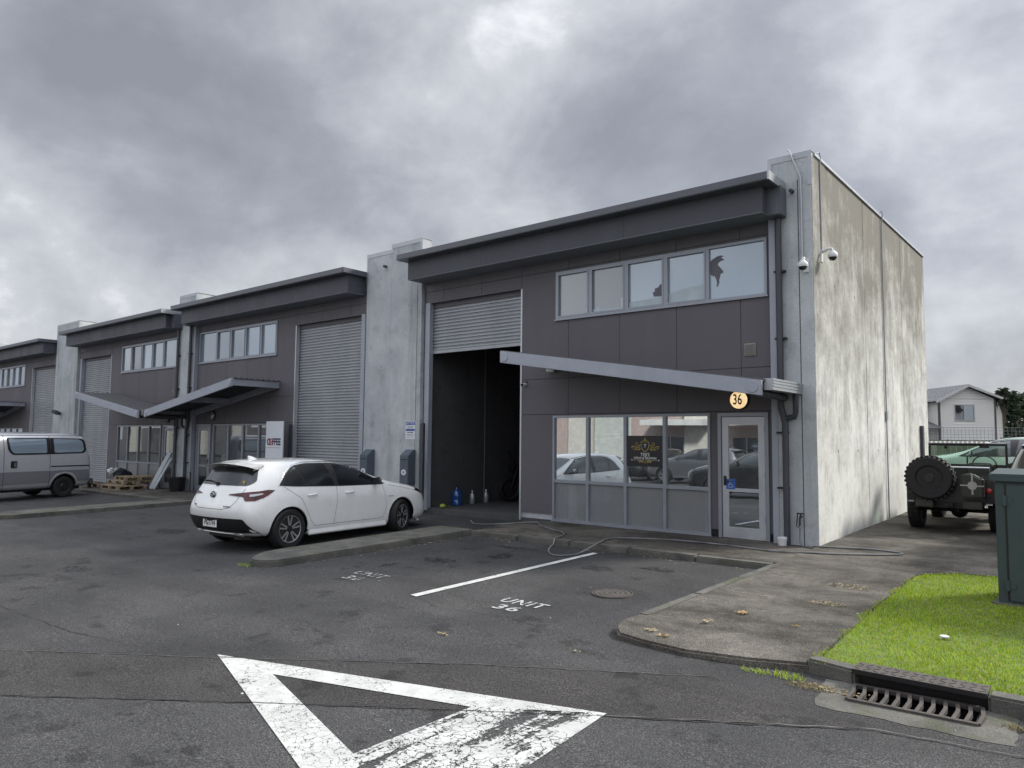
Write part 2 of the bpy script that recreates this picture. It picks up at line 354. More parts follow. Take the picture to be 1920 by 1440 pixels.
island(-6.4, -5.5, -6.28, -2.0, 3); island(-16.9, -15.75, -6.55, -2.05, 4)
# the wide concrete driveway along the side wall
dz_ = lambda x, y: gz(x, y) + .085*min(1, max(0, (y+6.75)/1.0))*1.0 + .01
poly_slab('driveway', wob([(.02, -2.12), (-.02, -5.55), (-.06, -5.85), (.0, -6.05), (.12, -6.17), (.4, -6.24), (.8, -6.25), (1.3, -6.16), (1.75, -6.03), (1.80, -5.9), (1.72, -3.9), (1.68, -1.80), (2.1, -1.35), (14, -1.3), (14, 30), (.0, 30)], .6, .012, 5), MAT['driveway'], dz_, below(.1), bevel=.02, sub=1.5)
kerb('kerb', [(-.0, -2.12), (-.03, -5.6)], -.13, .10, 1.1, seed=7)
poly_slab('verge_soil', [(1.80, -5.95), (1.71, -3.9), (1.68, -1.80), (2.1, -1.34), (14, -1.3), (14, -6.0), (2.0, -6.0)], plain('soil', (.09, .13, .025), .95, var=.4, vs=8), above(.085), below(.1), sub=1)
kerb('kerb', [(1.72, -6.03), (2.10, -6.11)], -.14, .11, .5, seed=8); kerb('kerb', [(2.93, -6.13), (14, -6.35)], -.15, .115, 1.2, seed=9)

plain('groove_grey', (.07, .07, .072), .9)
t = NT('glass_hazy'); tr = t.N('ShaderNodeBsdfTransparent', {'Color': (.85, .87, .9)}); t.set(color=(.42, .43, .435), rough=.25, coat=.8); mx = t.N('ShaderNodeMixShader'); t.put(mx.inputs[0], .42); t.l.new(tr.outputs[0], mx.inputs[1]); t.l.new(t.b.outputs[0], mx.inputs[2]); t.l.new(mx.outputs[0], t.o.inputs[0])
# ---------------------------------------------------------------- warehouse units
def unit(a, b, z0, zs, label, opts):
    """one unit; s runs as in unit one (-9.05 .. -0.7), world x = a + b*s; heights z -> z0 + zs*z"""
    root = empty('warehouse_unit', (a + b*-4.9, 0, z0), 0, label, 'warehouse unit', 'units in the row')
    ox = a + b*-4.9
    fn = lambda p: (a + b*p[0] - ox, p[1], zs*p[2])
    B = lambda m, name, mat, par=root, **k: m.build(name, MAT[mat] if isinstance(mat, str) else mat, par, fn=fn, **k)
    cuts = [(-9.0, -6.06, -.2, 4.86), (-5.21, -1.82, -.2, 2.13), (-1.68, -.80, -.2, 2.13), (-5.15, -.78, 4.08, 5.07), (-6.06, -5.21, -.2, .15)]
    xs = sorted({-9.05, -9.0, -8.4, -7.21, -6.06, -5.21, -5.15, -4.84, -3.64, -2.45, -1.82, -1.68, -1.25, -.80, -.78, -.69})
    zs_ = sorted({-.2, .15, 2.13, 2.16, 2.89, 4.08, 4.86, 5.07, 5.12, 5.42})
    jx = {-8.4, -7.21, -6.06, -4.84, -3.64, -2.45, -1.25}; jz = {2.89, 5.12, 2.16}
    m = MB(); mb = MB(); g = .0045
    for i in range(len(xs)-1):
        for j in range(len(zs_)-1):
            x0, x1, u0, u1 = xs[i], xs[i+1], zs_[j], zs_[j+1]; cx, cz = (x0+x1)/2, (u0+u1)/2
            if any(c[0] < cx < c[1] and c[2] < cz < c[3] for c in cuts): continue
            mb.box(x0, x1, .02, .14, u0, u1)
            if cz < 0: continue
            m.box(x0 + (g if x0 in jx else 0), x1 - (g if x1 in jx else 0), .0, .0195, u0 + (g if u0 in jz else 0), u1 - (g if u1 in jz else 0))
    for q_ in (-8.4, -7.21, -6.06, -4.84, -3.64, -2.45, -1.25):
        for zz in (.4, 1.1, 1.8, 2.3, 2.75, 3.05, 3.6, 3.95, 5.0, 5.2):
            for dx in (-.035, .035):
                if not any(c[0]-.04 < q_+dx < c[1]+.04 and c[2] < zz < c[3]+.03 for c in cuts): m.box(q_+dx-.005, q_+dx+.005, -.002, .0, zz-.005, zz+.005)
    B(m, 'wall_panels', 'cladding'); B(mb, 'wall_frame', 'joint')
    m = MB(); m.box(-6.06, -5.21, .03, .15, -.2, .15); B(m, 'plinth', 'concrete_pier')
    # fascia box, soffit, roof edge
    m = MB(); m.box(-9.0, -6.72, -.6, -.0, 5.335, 5.75); m.box(-6.715, -3.2, -.6, 0, 5.335, 5.75); m.box(-3.195, -.62, -.6, 0, 5.335, 5.75); B(m, 'fascia', 'fascia')
    m = MB(); m.box(-8.995, -.625, -.596, -.002, 5.318, 5.334); B(m, 'soffit', 'soffit')
    m = MB(); m.box(-9.12, -.42, -.86, .3, 5.752, 5.885); B(m, 'roof_edge', 'lid', bevel=.012)
    m = MB(); m.add([(-9.0, .3, 5.86), (-.3, .3, 5.86), (-.3, 8.4, 6.1), (-9.0, 8.4, 6.1), (-9.0, .3, 5.7), (-.3, .3, 5.7), (-.3, 8.4, 5.9), (-9.0, 8.4, 5.9)], [(0,1,2,3),(7,6,5,4),(0,4,5,1),(1,5,6,2),(2,6,7,3),(3,7,4,0)]); B(m, 'roof', 'roofing')
    m = MB(); m.box(-.44, -.41, -.862, -.14, 5.75, 5.892); B(m, 'end_flashing', 'flashing')
    # roller door
    bot = opts.get('door_bottom', .02)
    m = MB(); n = int((4.80-bot)/.078); prof = []
    for k in range(n):
        zt = 4.80 - k*.078
        prof += [(zt, .15), (zt-.022, .118), (zt-.052, .118), (zt-.068, .15)]
    for k, (zz, yy) in enumerate(prof):
        m.v += [(-8.86, yy, zz), (-6.04, yy, zz)]
        if k: q_ = 2*k; m.f.append((q_-2, q_-1, q_+1, q_)); m.m.append(0)
    zb = prof[-1][0]; m.box(-8.86, -6.04, .10, .16, zb-.07, zb)
    rd = B(m, 'roller_door', 'shutter')
    m = MB(); m.box(-9.0, -8.845, -.015, .11, -.02, 4.86); B(m, 'door_jamb', 'steel_paint', bevel=.004)
    m = MB(); m.box(-6.075, -6.035, -.01, .11, -.02, 4.86); B(m, 'door_jamb', 'alu_light')
    m = MB(); m.box(-8.99, -6.04, -.012, .0, 4.84, 4.872); m.box(-8.84, -6.07, .1, .3, 4.74, 4.90); B(m, 'door_header', 'cladding')
    # windows
    def window(x0, x1, u0, u1, mull, trans, panes, name='window', fr=.045):
        m = MB(); y0, y1 = -.022, .06
        m.box(x0-.0, x1, y0, y1, u1-fr, u1); m.box(x0, x1, y0, y1, u0, u0+fr); m.box(x0, x0+fr, y0+.001, y1, u0+fr, u1-fr); m.box(x1-fr, x1, y0+.001, y1, u0+fr, u1-fr)
        m.box(x0-.02, x1+.02, y0-.022, y0-.001, u0-.016, u0+.006)
        for q_ in mull: m.box(q_-.032, q_+.032, y0+.003, y1, u0+fr, u1-fr)
        edges = [x0+fr] + [v for q_ in mull for v in (q_-.032, q_+.032)] + [x1-fr]
        spans = [(edges[2*i], edges[2*i+1]) for i in range(len(edges)//2)]
        rows = [(u0+fr, u1-fr)] if trans is None else [(u0+fr, trans-.03), (trans+.03, u1-fr)]
        if trans is not None:
            for s0, s1 in spans: m.box(s0, s1, y0+.004, y1, trans-.03, trans+.03)
        if trans is None:   # opening sashes
            for s0, s1 in spans[:4]:
                for q_ in ((s0, s1, u0+fr, u0+fr+.03), (s0, s1, u1-fr-.03, u1-fr), (s0, s0+.028, u0+fr+.03, u1-fr-.03), (s1-.028, s1, u0+fr+.03, u1-fr-.03)): m.box(q_[0], q_[1], y0-.006, y0+.05, q_[2], q_[3])
        w = B(m, name, 'alu'); k = 0
        for r0, r1 in rows:
            for s0, s1 in spans:
                m = MB(); m.box(s0-.005, s1+.005, .022, .030, r0-.005, r1+.005); B(m, 'pane', panes[k % len(panes)], w); k += 1
        return w, spans
    upw, spans = window(-5.15, -.78, 4.08, 5.07, (-4.32, -3.5, -2.67, -1.84), None, opts['upper'])
    lw, lsp = window(-5.21, -1.82, .03, 2.13, (-4.37, -3.52, -2.70), .82, opts['lower'])
    # entrance door
    m = MB(); m.box(-1.68, -1.62, -.02, .08, .02, 2.13); m.box(-.86, -.80, -.02, .08, .02, 2.13); m.box(-1.62, -.86, -.02, .08, 2.07, 2.13); fr_ = B(m, 'door_frame', 'alu')
    m = MB()
    for q_ in ((-1.61, -1.50, .03, 2.06), (-.98, -.87, .03, 2.06), (-1.50, -.98, 1.93, 2.06), (-1.50, -.98, .03, .21), (-1.50, -.98, .80, .86)): m.box(q_[0], q_[1], 0.0, .045, q_[2], q_[3])
    dr = B(m, 'door', 'alu_light' if opts.get('open') else 'alu')
    for q_ in ((.21, .80), (.86, 1.93)):
        m = MB(); m.box(-1.5, -.98, .02, .026, *q_); B(m, 'door_pane', opts['doorglass'], dr)
    m = MB(); m.tube([(-1.56, 0, .98), (-1.56, -.05, .98), (-1.44, -.052, .98)], .009, 6); m.box(-1.585, -1.535, -.008, 0, .90, 1.06); B(m, 'door_handle', 'metal_dark', dr)
    for zz in (.35, 1.1, 1.85): m = MB(); m.tube([(-.865, -.012, zz-.05), (-.865, -.012, zz+.05)], .012, 6); B(m, 'hinge', 'alu', dr)
    # vent
    m = MB(); m.box(-1.185, -.99, -.02, 0, 3.09, 3.30); v_ = B(m, 'wall_vent', plain('vent_'+str(opts['n']), (.30, .27, .19), .6), bevel=.004)
    m = MB()
    for k in range(7): m.box(-1.17, -1.005, -.028, -.0201, 3.11+k*.026, 3.122+k*.026)
    for k in range(5): m.box(-1.165+k*.035, -1.157+k*.035, -.030, -.028, 3.105, 3.285)
    B(m, 'vent_louvres', 'soffit', v_)
    # canopy: a tilted sheet on steel beams, falling to a gutter beside the door
    cx0, cx1, zt0, zt1 = -5.35, -.33, 3.32, 2.545; Y = -1.52
    zc_ = lambda s: zt0 + (zt1-zt0)*(s-cx0)/(cx1-cx0)
    m = MB(); m.add([(cx0, Y, zc_(cx0)-.225), (cx1, Y, zc_(cx1)-.225), (cx1, Y, zc_(cx1)), (cx0, Y, zc_(cx0)), (cx0, Y+.06, zc_(cx0)-.225), (cx1, Y+.06, zc_(cx1)-.225), (cx1, Y+.06, zc_(cx1)), (cx0, Y+.06, zc_(cx0))], [(0,1,2,3),(7,6,5,4),(0,4,5,1),(1,5,6,2),(2,6,7,3),(3,7,4,0)])
    cn = B(m, 'canopy', 'steel_paint', bevel=.006)
    for xx in (cx0+.11, cx1-.13): m = MB(); m.lathe([(.085, -.012), (.09, 0)], (xx, Y-.0, zc_(xx)-.11), 'y', 20); B(m, 'end_plate', 'steel_paint', cn)
    m = MB(); m.add([(cx0, -.02, zc_(cx0)-.20), (cx1, -.02, zc_(cx1)-.20), (cx1, -.02, zc_(cx1)-.02), (cx0, -.02, zc_(cx0)-.02), (cx0, -.08, zc_(cx0)-.20), (cx1, -.08, zc_(cx1)-.20), (cx1, -.08, zc_(cx1)-.02), (cx0, -.08, zc_(cx0)-.02)], [(0,1,2,3),(7,6,5,4),(0,4,5,1),(1,5,6,2),(2,6,7,3),(3,7,4,0)])
    m.beam((cx0+.05, Y+.06, zc_(cx0)-.11), (cx0+.05, -.08, zc_(cx0)-.11), .07, .18); m.beam((-2.8, Y+.06, zc_(-2.8)-.11), (-2.8, -.08, zc_(-2.8)-.11), .07, .16)
    B(m, 'canopy_beam', 'steel_paint' , cn)
    m = MB(); k = 0; yy = Y+.07; row = []
    prof = []
    while yy < -.03:
        prof += [(yy, .0), (yy+.015, .032), (yy+.045, .032), (yy+.06, 0)]; yy += .17
    prof.append((-.03, 0))
    for yv, dz in prof: m.v += [(cx0-.03, yv, zc_(cx0)-.012+dz), (cx1+.02, yv, zc_(cx1)-.012+dz), (cx0-.03, yv, zc_(cx0)-.018+dz), (cx1+.02, yv, zc_(cx1)-.018+dz)]
    for k in range(len(prof)-1):
        q_ = 4*k; m.f += [(q_, q_+1, q_+5, q_+4), (q_+2, q_+6, q_+7, q_+3)]; m.m += [0, 0]
    B(m, 'canopy_sheet', 'roofing', cn)
    m = MB(); gz1 = zc_(cx1)
    m.box(cx1+.0, cx1+.13, Y+.12, -.13, gz1-.14, gz1-.13); m.box(cx1+.12, cx1+.13, Y+.12, -.13, gz1-.13, gz1+.03); m.box(cx1-.0, cx1+.01, Y+.12, -.13, gz1-.13, gz1-.01)
    for q_ in (-.09, -.045, 0): m.box(cx1+.13, cx1+.138, Y+.12, -.13, gz1+q_, gz1+q_+.02)
    m.box(cx1-.0, cx1+.13, Y+.11, Y+.12, gz1-.14, gz1+.03); m.box(cx1-.0, cx1+.13, -.13, -.12, gz1-.14, gz1+.03); B(m, 'gutter', 'flashing', cn)
    m = MB(); m.tube([(cx1-.14, Y+.1, gz1-.16), (cx1-.13, -.2, gz1-.19)], .06, 12); B(m, 'round_beam', 'dark_pipe', cn)
    # pier side downpipes
    m = MB(); m.box(-.70, -.60, -.13, -.0, .02, 5.33); B(m, 'corner_channel', 'steel_paint')
    m = MB(); m.box(-.67, -.40, -.42, -.122, 5.30, 5.78); B(m, 'rainwater_head', 'lid', bevel=.01)
    m = MB(); m.tube([(-.52, -.19, 5.31), (-.52, -.19, 2.2)], .05, 12); m.tube([(-.27, -.25, gz1-.13), (-.27, -.25, gz1-.42), (-.30, -.22, gz1-.5), (-.44, -.19, gz1-.52)], .045, 12); m.tube([(-.52, -.19, 2.2), (-.46, -.19, 1.95), (-.46, -.19, .03)], .05, 12); B(m, 'downpipe', 'dark_pipe', smooth=True)
    for zz in (4.4, 3.3, 1.78, .9): m = MB(); m.box(-.60, -.42, -.21, -.122, zz, zz+.03); B(m, 'pipe_bracket', 'metal_dark')
    return root, fn, B, upw, lw, dr, spans, lsp
def pier(root, x0, x1, z0, z1, y0, y1, step=None, cap=True, zbase=-.35, front_w=None):
    ox, _, oz = root.location
    L = lambda p: (p[0]-ox, p[1], p[2]-oz)
    m = MB()
    if step: m.box(x0, step[0], y0, y1, zbase, step[1]); m.box(step[0], x1, y0, y1, zbase, z1)
    else: m.box(x0, x1, y0, y1, zbase, z1)
    p = m.build('pier', MAT['concrete_pier'], root, fn=L, bevel=.008, seg=1)
    if cap:
        m = MB(); w = .085; y = y0-.008
        segs = [(x0, step[0], step[1]), (step[0], x1, z1)] if step else [(x0, x1, z1)]
        for s0, s1, zt in segs:
            m.box(s0-.012, s1+.012, y, y1*.999, zt+.002, zt+.014); m.box(s0-.012, s1+.012, y, y0-.001, zt-w, zt+.0015)
        if step: m.box(step[0]-.012, step[0]+.06, y-.001, y0-.0005, step[1]-w, z1-w)
        m.box(x0-.012, x0+.055, y-.001, y0-.0006, z1-.85, segs[0][2]-w); m.box(x1-.055, x1+.012, y-.001, y0-.0006, z1-.55, z1-w)
        m.build('cap_flashing', MAT['flashing'], p, fn=L)
    return p
lo4 = ['glass_frost']*4; up4 = ['glass_mirror']*4
U = [unit(0, 1, 0, 1, 'nearest unit, number 36, with its roller door raised and torn window film upstairs',
          dict(n=1, door_bottom=3.66, upper=['glass_film2', 'glass_film2', 'glass_film', 'glass_film', 'glass_film'], lower=['glass_hazy']*4+up4, doorglass='glass_mirror', open=1)),
     unit(-20.64, -1.045, -.165, 1.03, 'second unit from the right, behind the white hatchback, with its door beside the coffee board',
          dict(n=2, upper=['glass_film', 'glass_film', 'glass_blue', 'glass_blue', 'glass_blue'], lower=['glass_dark']*8, doorglass='glass_dark')),
     unit(-20.41, 1.053, -.18, 1.03, 'third unit from the right, with wooden pallets stacked below its windows',
          dict(n=3, upper=['glass_blue', 'glass_dark', 'glass_film', 'glass_blue', 'glass_blue'], lower=lo4+['glass_dark']*4, doorglass='glass_dark')),
     unit(-41.9, -1.045, -.25, 1.03, 'farthest unit of the row, at the left edge behind the silver van',
          dict(n=4, upper=['glass_blue', 'glass_film', 'glass_blue'], lower=['glass_dark']*8, doorglass='glass_dark'))]
u1 = U[0][0]; u2 = U[1][0]; u3 = U[2][0]; u4 = U[3][0]
# piers and party walls
p1 = pier(u1, -.69, 0, 0, 6.33, -.12, .6)
sw = MB(); sw.box(-.18, -.0, .601, 2.87, -.35, 6.28); sw.box(-.18, 0, 2.895, 5.915, -.35, 6.27); sw.box(-.18, 0, 5.94, 8.44, -.35, 6.26); sw.box(-.17, -.02, 2.87, 2.895, -.35, 6.2); sw.box(-.17, -.02, 5.915, 5.94, -.35, 6.2)
L1 = lambda p: (p[0]-u1.location.x, p[1], p[2])
side = sw.build('side_wall', MAT['concrete_side'], u1, fn=L1)
for yj in (2.87, 5.915): m = MB(); m.box(-.02, -.014, yj, yj+.025, -.3, 6.2); m.build('panel_joint', MAT['groove_grey'], side, fn=L1)
for yj, zj in ((1.0, 1.5), (1.0, 4.3), (2.2, 1.5), (2.2, 4.3), (3.6, 1.5), (3.6, 4.3), (5.2, 1.5), (5.2, 4.3), (6.6, 1.5), (6.6, 4.3), (7.8, 4.3)): m = MB(); m.lathe([(.022, .0005), (.018, .0012)], (0, yj, zj), 'x', 10); m.build('tie_hole', MAT['groove_grey'], side, fn=L1)
m = MB(); m.box(-.006, .006, -.112, .6, -.3, 6.245); m.box(-.0, .006, .6, .62, -.3, 6.2); m.build('side_wall_edge', MAT['concrete_side'], u1, fn=L1)
m = MB(); m.box(-.22, .03, .0, 8.46, 6.282, 6.325); m.build('side_cap', MAT['alu_light'], side, fn=L1)
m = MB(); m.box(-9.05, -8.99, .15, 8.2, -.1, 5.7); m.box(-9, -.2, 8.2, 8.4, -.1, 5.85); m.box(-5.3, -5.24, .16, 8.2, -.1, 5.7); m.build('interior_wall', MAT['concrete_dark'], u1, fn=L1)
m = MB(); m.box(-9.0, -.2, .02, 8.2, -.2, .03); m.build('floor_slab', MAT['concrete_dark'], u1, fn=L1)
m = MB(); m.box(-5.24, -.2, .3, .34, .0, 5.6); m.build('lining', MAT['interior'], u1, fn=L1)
m = MB(); m.box(-8.989, -8.975, 2.12, 2.15, .03, 5); m.build('wall_seam', MAT['soffit'], u1, fn=L1)
p2 = pier(u1, -11.10, -9.05, 0, 6.44, -.10, .2, step=(-10.15, 6.32))
m = MB(); m.box(-9.20, -9.185, -.1015, -.0985, 0, 5.3); m.build('pier_groove', MAT['groove_grey'], p2, fn=lambda p: (p[0]-u1.location.x, p[1], p[2]))
p3 = pier(u3, -21.1, -19.95, 0, 6.42, -.12, .6); p4 = pier(u3, -32.4, -30.0, 0, 6.45, -.10, .6)
pier(u4, -44.6, -41.4, 0, 6.4, -.10, .6, cap=False)
# small weep outlets with rust streaks on the piers
for px, pz, y in ((-.30, 5.72, -.12), (-10.35, 5.93, -.1), (-9.85, 6.03, -.1)):
    m = MB(); m.tube([(px, y+.02, pz), (px, y-.10, pz-.01)], .032, 10); m.build('outlet', MAT['dark_pipe'], p1 if px > -1 else p2, fn=L1)
m = MB(); m.box(-.225, -.21, -.1215, -.1185, .0, 5.9); m.build('pier_groove', MAT['groove_grey'], p1, fn=L1)
# conduits
m = MB(); m.tube([(-.36, -.14, 6.42), (-.33, -.16, 6.40), (-.16, -.145, 5.93), (-.155, -.145, 4.62), (-.165, -.145, 4.50)], .014, 8)
m.build('conduit', MAT['alu_light'], u1, smooth=True, fn=L1)
m = MB(); m.tube([(-.01, .14, 6.36), (.03, .22, 6.40), (.03, .27, 6.33), (.018, .27, 6.1), (.02, .28, 4.75)], .011, 8); m.build('conduit', MAT['alu'], u1, smooth=True, fn=L1)
m = MB(); m.tube([(-.02, 4.20, 6.34), (.03, 4.25, 6.42), (.04, 4.28, 6.36), (.02, 4.25, 6.1), (.03, 4.2, .12)], .012, 8); m.build('conduit', MAT['alu'], u1, smooth=True, fn=L1)
m = MB(); m.box(0, .04, 4.2, 4.30, 2.1, 2.28); m.build('junction_box', MAT['alu'], side, fn=L1, bevel=.01)
m = MB(); m.box(0, .07, 7.45, 7.6, .1, 2.05); m.build('corner_guard', MAT['dark_pipe'], side, fn=L1)
m = MB(); m.box(-.03, .25, 3.35, 3.62, -.02, .1); m.build('concrete_step', MAT['kerb_concrete'], side, fn=L1, bevel=.01)
# torn film and oddments in the upper windows of unit one
fn = U[0][1]; upw = U[0][3]
def ufilm(poly, mat, y=.0195, par=upw, name='torn_film'):
    m = MB(); m.prism(poly, 'y', y, y+.002); return m.build(name, MAT[mat], par, fn=fn)
ufilm([(-1.80, 4.80), (-1.76, 4.84), (-1.66, 4.885), (-1.60, 4.89), (-1.545, 4.87), (-1.60, 4.85), (-1.56, 4.825), (-1.535, 4.80), (-1.60, 4.79), (-1.645, 4.765), (-1.66, 4.73), (-1.60, 4.66), (-1.555, 4.60), (-1.56, 4.575), (-1.61, 4.565), (-1.62, 4.50), (-1.64, 4.46), (-1.63, 4.42), (-1.66, 4.35), (-1.685, 4.34), (-1.675, 4.42), (-1.70, 4.50), (-1.725, 4.545), (-1.75, 4.53), (-1.76, 4.56), (-1.785, 4.56), (-1.80, 4.62)], 'film_dark')
ufilm([(-2.71, 4.60), (-2.71, 4.30), (-2.92, 4.315), (-2.94, 4.40), (-2.89, 4.41), (-2.90, 4.46), (-2.82, 4.48), (-2.80, 4.52), (-2.735, 4.54), (-2.73, 4.60)], 'film_dark')
ufilm([(-3.455, 4.37), (-3.44, 4.33), (-3.43, 4.26), (-3.455, 4.26)], 'film_dark')
ufilm([(-3.455, 4.165), (-2.71, 4.165), (-2.71, 4.30), (-3.0, 4.285), (-3.455, 4.26)], 'film_white', .020)
ufilm([(-2.63, 4.165), (-1.88, 4.165), (-1.88, 4.42), (-2.2, 4.40), (-2.5, 4.36), (-2.63, 4.32)], 'film_white', .020)
ufilm([(-4.26, 4.16), (-4.26, 4.22), (-4.19, 4.23), (-4.19, 4.27), (-4.10, 4.27), (-4.09, 4.21), (-3.56, 4.19), (-3.56, 4.16)], 'film_white', .020)
ufilm([(-4.43, 4.16), (-4.43, 4.26), (-4.37, 4.26), (-4.37, 4.16)], 'white_plastic', .020); ufilm([(-3.62, 4.18), (-3.62, 4.38), (-3.555, 4.38), (-3.555, 4.18)], 'white_plastic', .018)
# ---------------------------------------------------------------- vehicles
def interp(tab, x):
    if x <= tab[0][0]: return tab[0][1]
    for (a, u), (b, v) in zip(tab[:-1], tab[1:]):
        if x <= b: return u + (v-u)*(x-a)/(b-a)
    return tab[-1][1]
def car_body(rows, L, crown, rbulge, fbulge, arches, width, mat, dark, sub=2, floor_z=None):
    """rows[r] = list over K columns of (x, halfwidth, z), from sill to roof edge; a closed box-topology cage, subdivided, arches cut"""
    K = len(rows[0]); Rn = len(rows); fr = [1 - 2*i/(L-1) for i in range(L)]   # +1 left .. -1 right
    vid = {}; vs = []
    def V(k, r, l):
        key = (k, r, l)
        if key in vid: return vid[key]
        x, w, z = rows[r][k]; f = fr[l]
        if abs(f) < 1:
            q = 1 - f*f
            if r == Rn-1: z += crown[k]*q
            if k == 0: x -= rbulge[r]*q
            if k == K-1: x += fbulge[r]*q
        vid[key] = len(vs); vs.append((x, w*f, z)); return vid[key]
    fs = []
    for l in (0, L-1):
        for k in range(K-1):
            for r in range(Rn-1): fs.append((V(k,r,l), V(k+1,r,l), V(k+1,r+1,l), V(k,r+1,l)))
    for k in range(K-1):
        for l in range(L-1):
            for r in (0, Rn-1): fs.append((V(k,r,l), V(k+1,r,l), V(k+1,r,l+1), V(k,r,l+1)))
    for r in range(Rn-1):
        for l in range(L-1):
            for k in (0, K-1): fs.append((V(k,r,l), V(k,r+1,l), V(k,r+1,l+1), V(k,r,l+1)))
    me = bpy.data.meshes.new('cage'); me.from_pydata(vs, [], fs)
    bm = bmesh.new(); bm.from_mesh(me); bmesh.ops.recalc_face_normals(bm, faces=bm.faces); bm.to_mesh(me); bm.free()
    o = bpy.data.objects.new('cage', me); COL.objects.link(o)
    s = o.modifiers.new('s', 'SUBSURF'); s.levels = s.render_levels = sub
    dg = bpy.context.evaluated_depsgraph_get(); m2 = bpy.data.meshes.new_from_object(o.evaluated_get(dg)); bpy.data.objects.remove(o)
    bmt = bmesh.new(); bmt.from_mesh(m2); bvh = BVHTree.FromBMesh(bmt); bmt.free()
    o = bpy.data.objects.new('cage', m2); COL.objects.link(o); m2.materials.clear(); m2.materials.append(mat); m2.materials.append(dark)
    cb = MB(); cb.cm = 1
    for (ax, az, ar) in arches:
        for sg in (1, -1):
            n = 40; prof = [(ax + ar*math.cos(2*math.pi*i/n), az + ar*math.sin(2*math.pi*i/n)) for i in range(n)]
            cb.prism([(p_[0], p_[1]) for p_ in prof], 'y', sg*(width-.30), sg*(width+.3))
    c = cb.build('cut', [mat, dark])
    b = o.modifiers.new('b', 'BOOLEAN'); b.operation = 'DIFFERENCE'; b.object = c; b.solver = 'EXACT'
    try: b.material_mode = 'TRANSFER'
    except Exception: pass
    dg = bpy.context.evaluated_depsgraph_get(); m3 = bpy.data.meshes.new_from_object(o.evaluated_get(dg))
    bpy.data.objects.remove(o); bpy.data.objects.remove(c); shade(m3, 38)
    return m3, bvh
def dense(poly, step):
    bm = bmesh.new(); bm.faces.new([bm.verts.new((u, v, 0)) for u, v in poly])
    for ax in (0, 1):
        lo = min(p_[ax] for p_ in poly); hi = max(p_[ax] for p_ in poly); k = lo + step
        while k < hi - 1e-4:
            co = [0, 0, 0]; co[ax] = k; no = [0, 0, 0]; no[ax] = 1
            bmesh.ops.bisect_plane(bm, geom=bm.verts[:]+bm.edges[:]+bm.faces[:], plane_co=co, plane_no=no); k += step
    bm.verts.index_update(); r = [(v.co.x, v.co.y) for v in bm.verts], [tuple(v.index for v in f.verts) for f in bm.faces]; bm.free(); return r
def project(bvh, uv, frm, side=1, off=.004):
    """frm 'y': uv=(x,z) cast towards the flank on side; 'x-': uv=(y,z) from behind; 'x+': from the front; 'z': uv=(x,y) from above"""
    u, v = uv
    if frm == 'y': o, d = Vector((u, side*3, v)), Vector((0, -side, 0))
    elif frm == 'x-': o, d = Vector((-3, u, v)), Vector((1, 0, 0))
    elif frm == 'x+': o, d = Vector((9, u, v)), Vector((-1, 0, 0))
    elif frm == 'd': # diagonal from behind and the side: u along the diagonal plane
        a = rad(45); dv = Vector((math.cos(a), -side*math.sin(a), 0)); sd = Vector((math.sin(a)*1, side*math.cos(a), 0)); o = sd*u + Vector((0, 0, v)) - dv*6; d = dv
    else: o, d = Vector((u, v, 5)), Vector((0, 0, -1))
    h = bvh.ray_cast(o, d)
    if h[0] is None: h = bvh.find_nearest(o + d*(2.2 if frm == 'y' else 3))
    n = h[1]
    if n.dot(d) > 0: n = -n
    return h[0] + n*off
def round_poly(poly, r, n=4):
    out_ = []; N = len(poly)
    for i, p_ in enumerate(poly):
        p_ = Vector(p_); a = Vector(poly[i-1]); b = Vector(poly[(i+1) % N]); ri = r[i] if isinstance(r, (list, tuple)) else r
        if ri <= 0: out_.append(tuple(p_)); continue
        da = (a-p_); db = (b-p_); t = min(ri, da.length*.45, db.length*.45); A = p_+da.normalized()*t; Bq = p_+db.normalized()*t
        for k in range(n+1):
            w = k/n; out_.append(tuple(A*(1-w)**2 + p_*2*w*(1-w) + Bq*w*w))
    return out_
def decal(mb, bvh, poly, frm, side=1, off=.004, step=.06, thick=0):
    vs, fs = dense(poly, step); P = [project(bvh, p_, frm, side, off) for p_ in vs]; mb.add(P, fs)
    return mb
def seam(mb, bvh, line, frm, side=1, w=.0055, off=.0025, step=.04):
    pts = []
    for a, b in zip(line[:-1], line[1:]):
        a, b = Vector(a), Vector(b); n = max(1, int((b-a).length/step)); pts += [a+(b-a)*k/n for k in range(n)]
    pts.append(Vector(line[-1])); vs = []
    for i, p_ in enumerate(pts):
        d = (pts[min(i+1, len(pts)-1)] - pts[max(i-1, 0)]).normalized(); nn = Vector((-d.y, d.x))*w/2
        vs += [project(bvh, tuple(p_+nn), frm, side, off), project(bvh, tuple(p_-nn), frm, side, off)]
    mb.add(vs, [(2*i, 2*i+1, 2*i+3, 2*i+2) for i in range(len(pts)-1)])
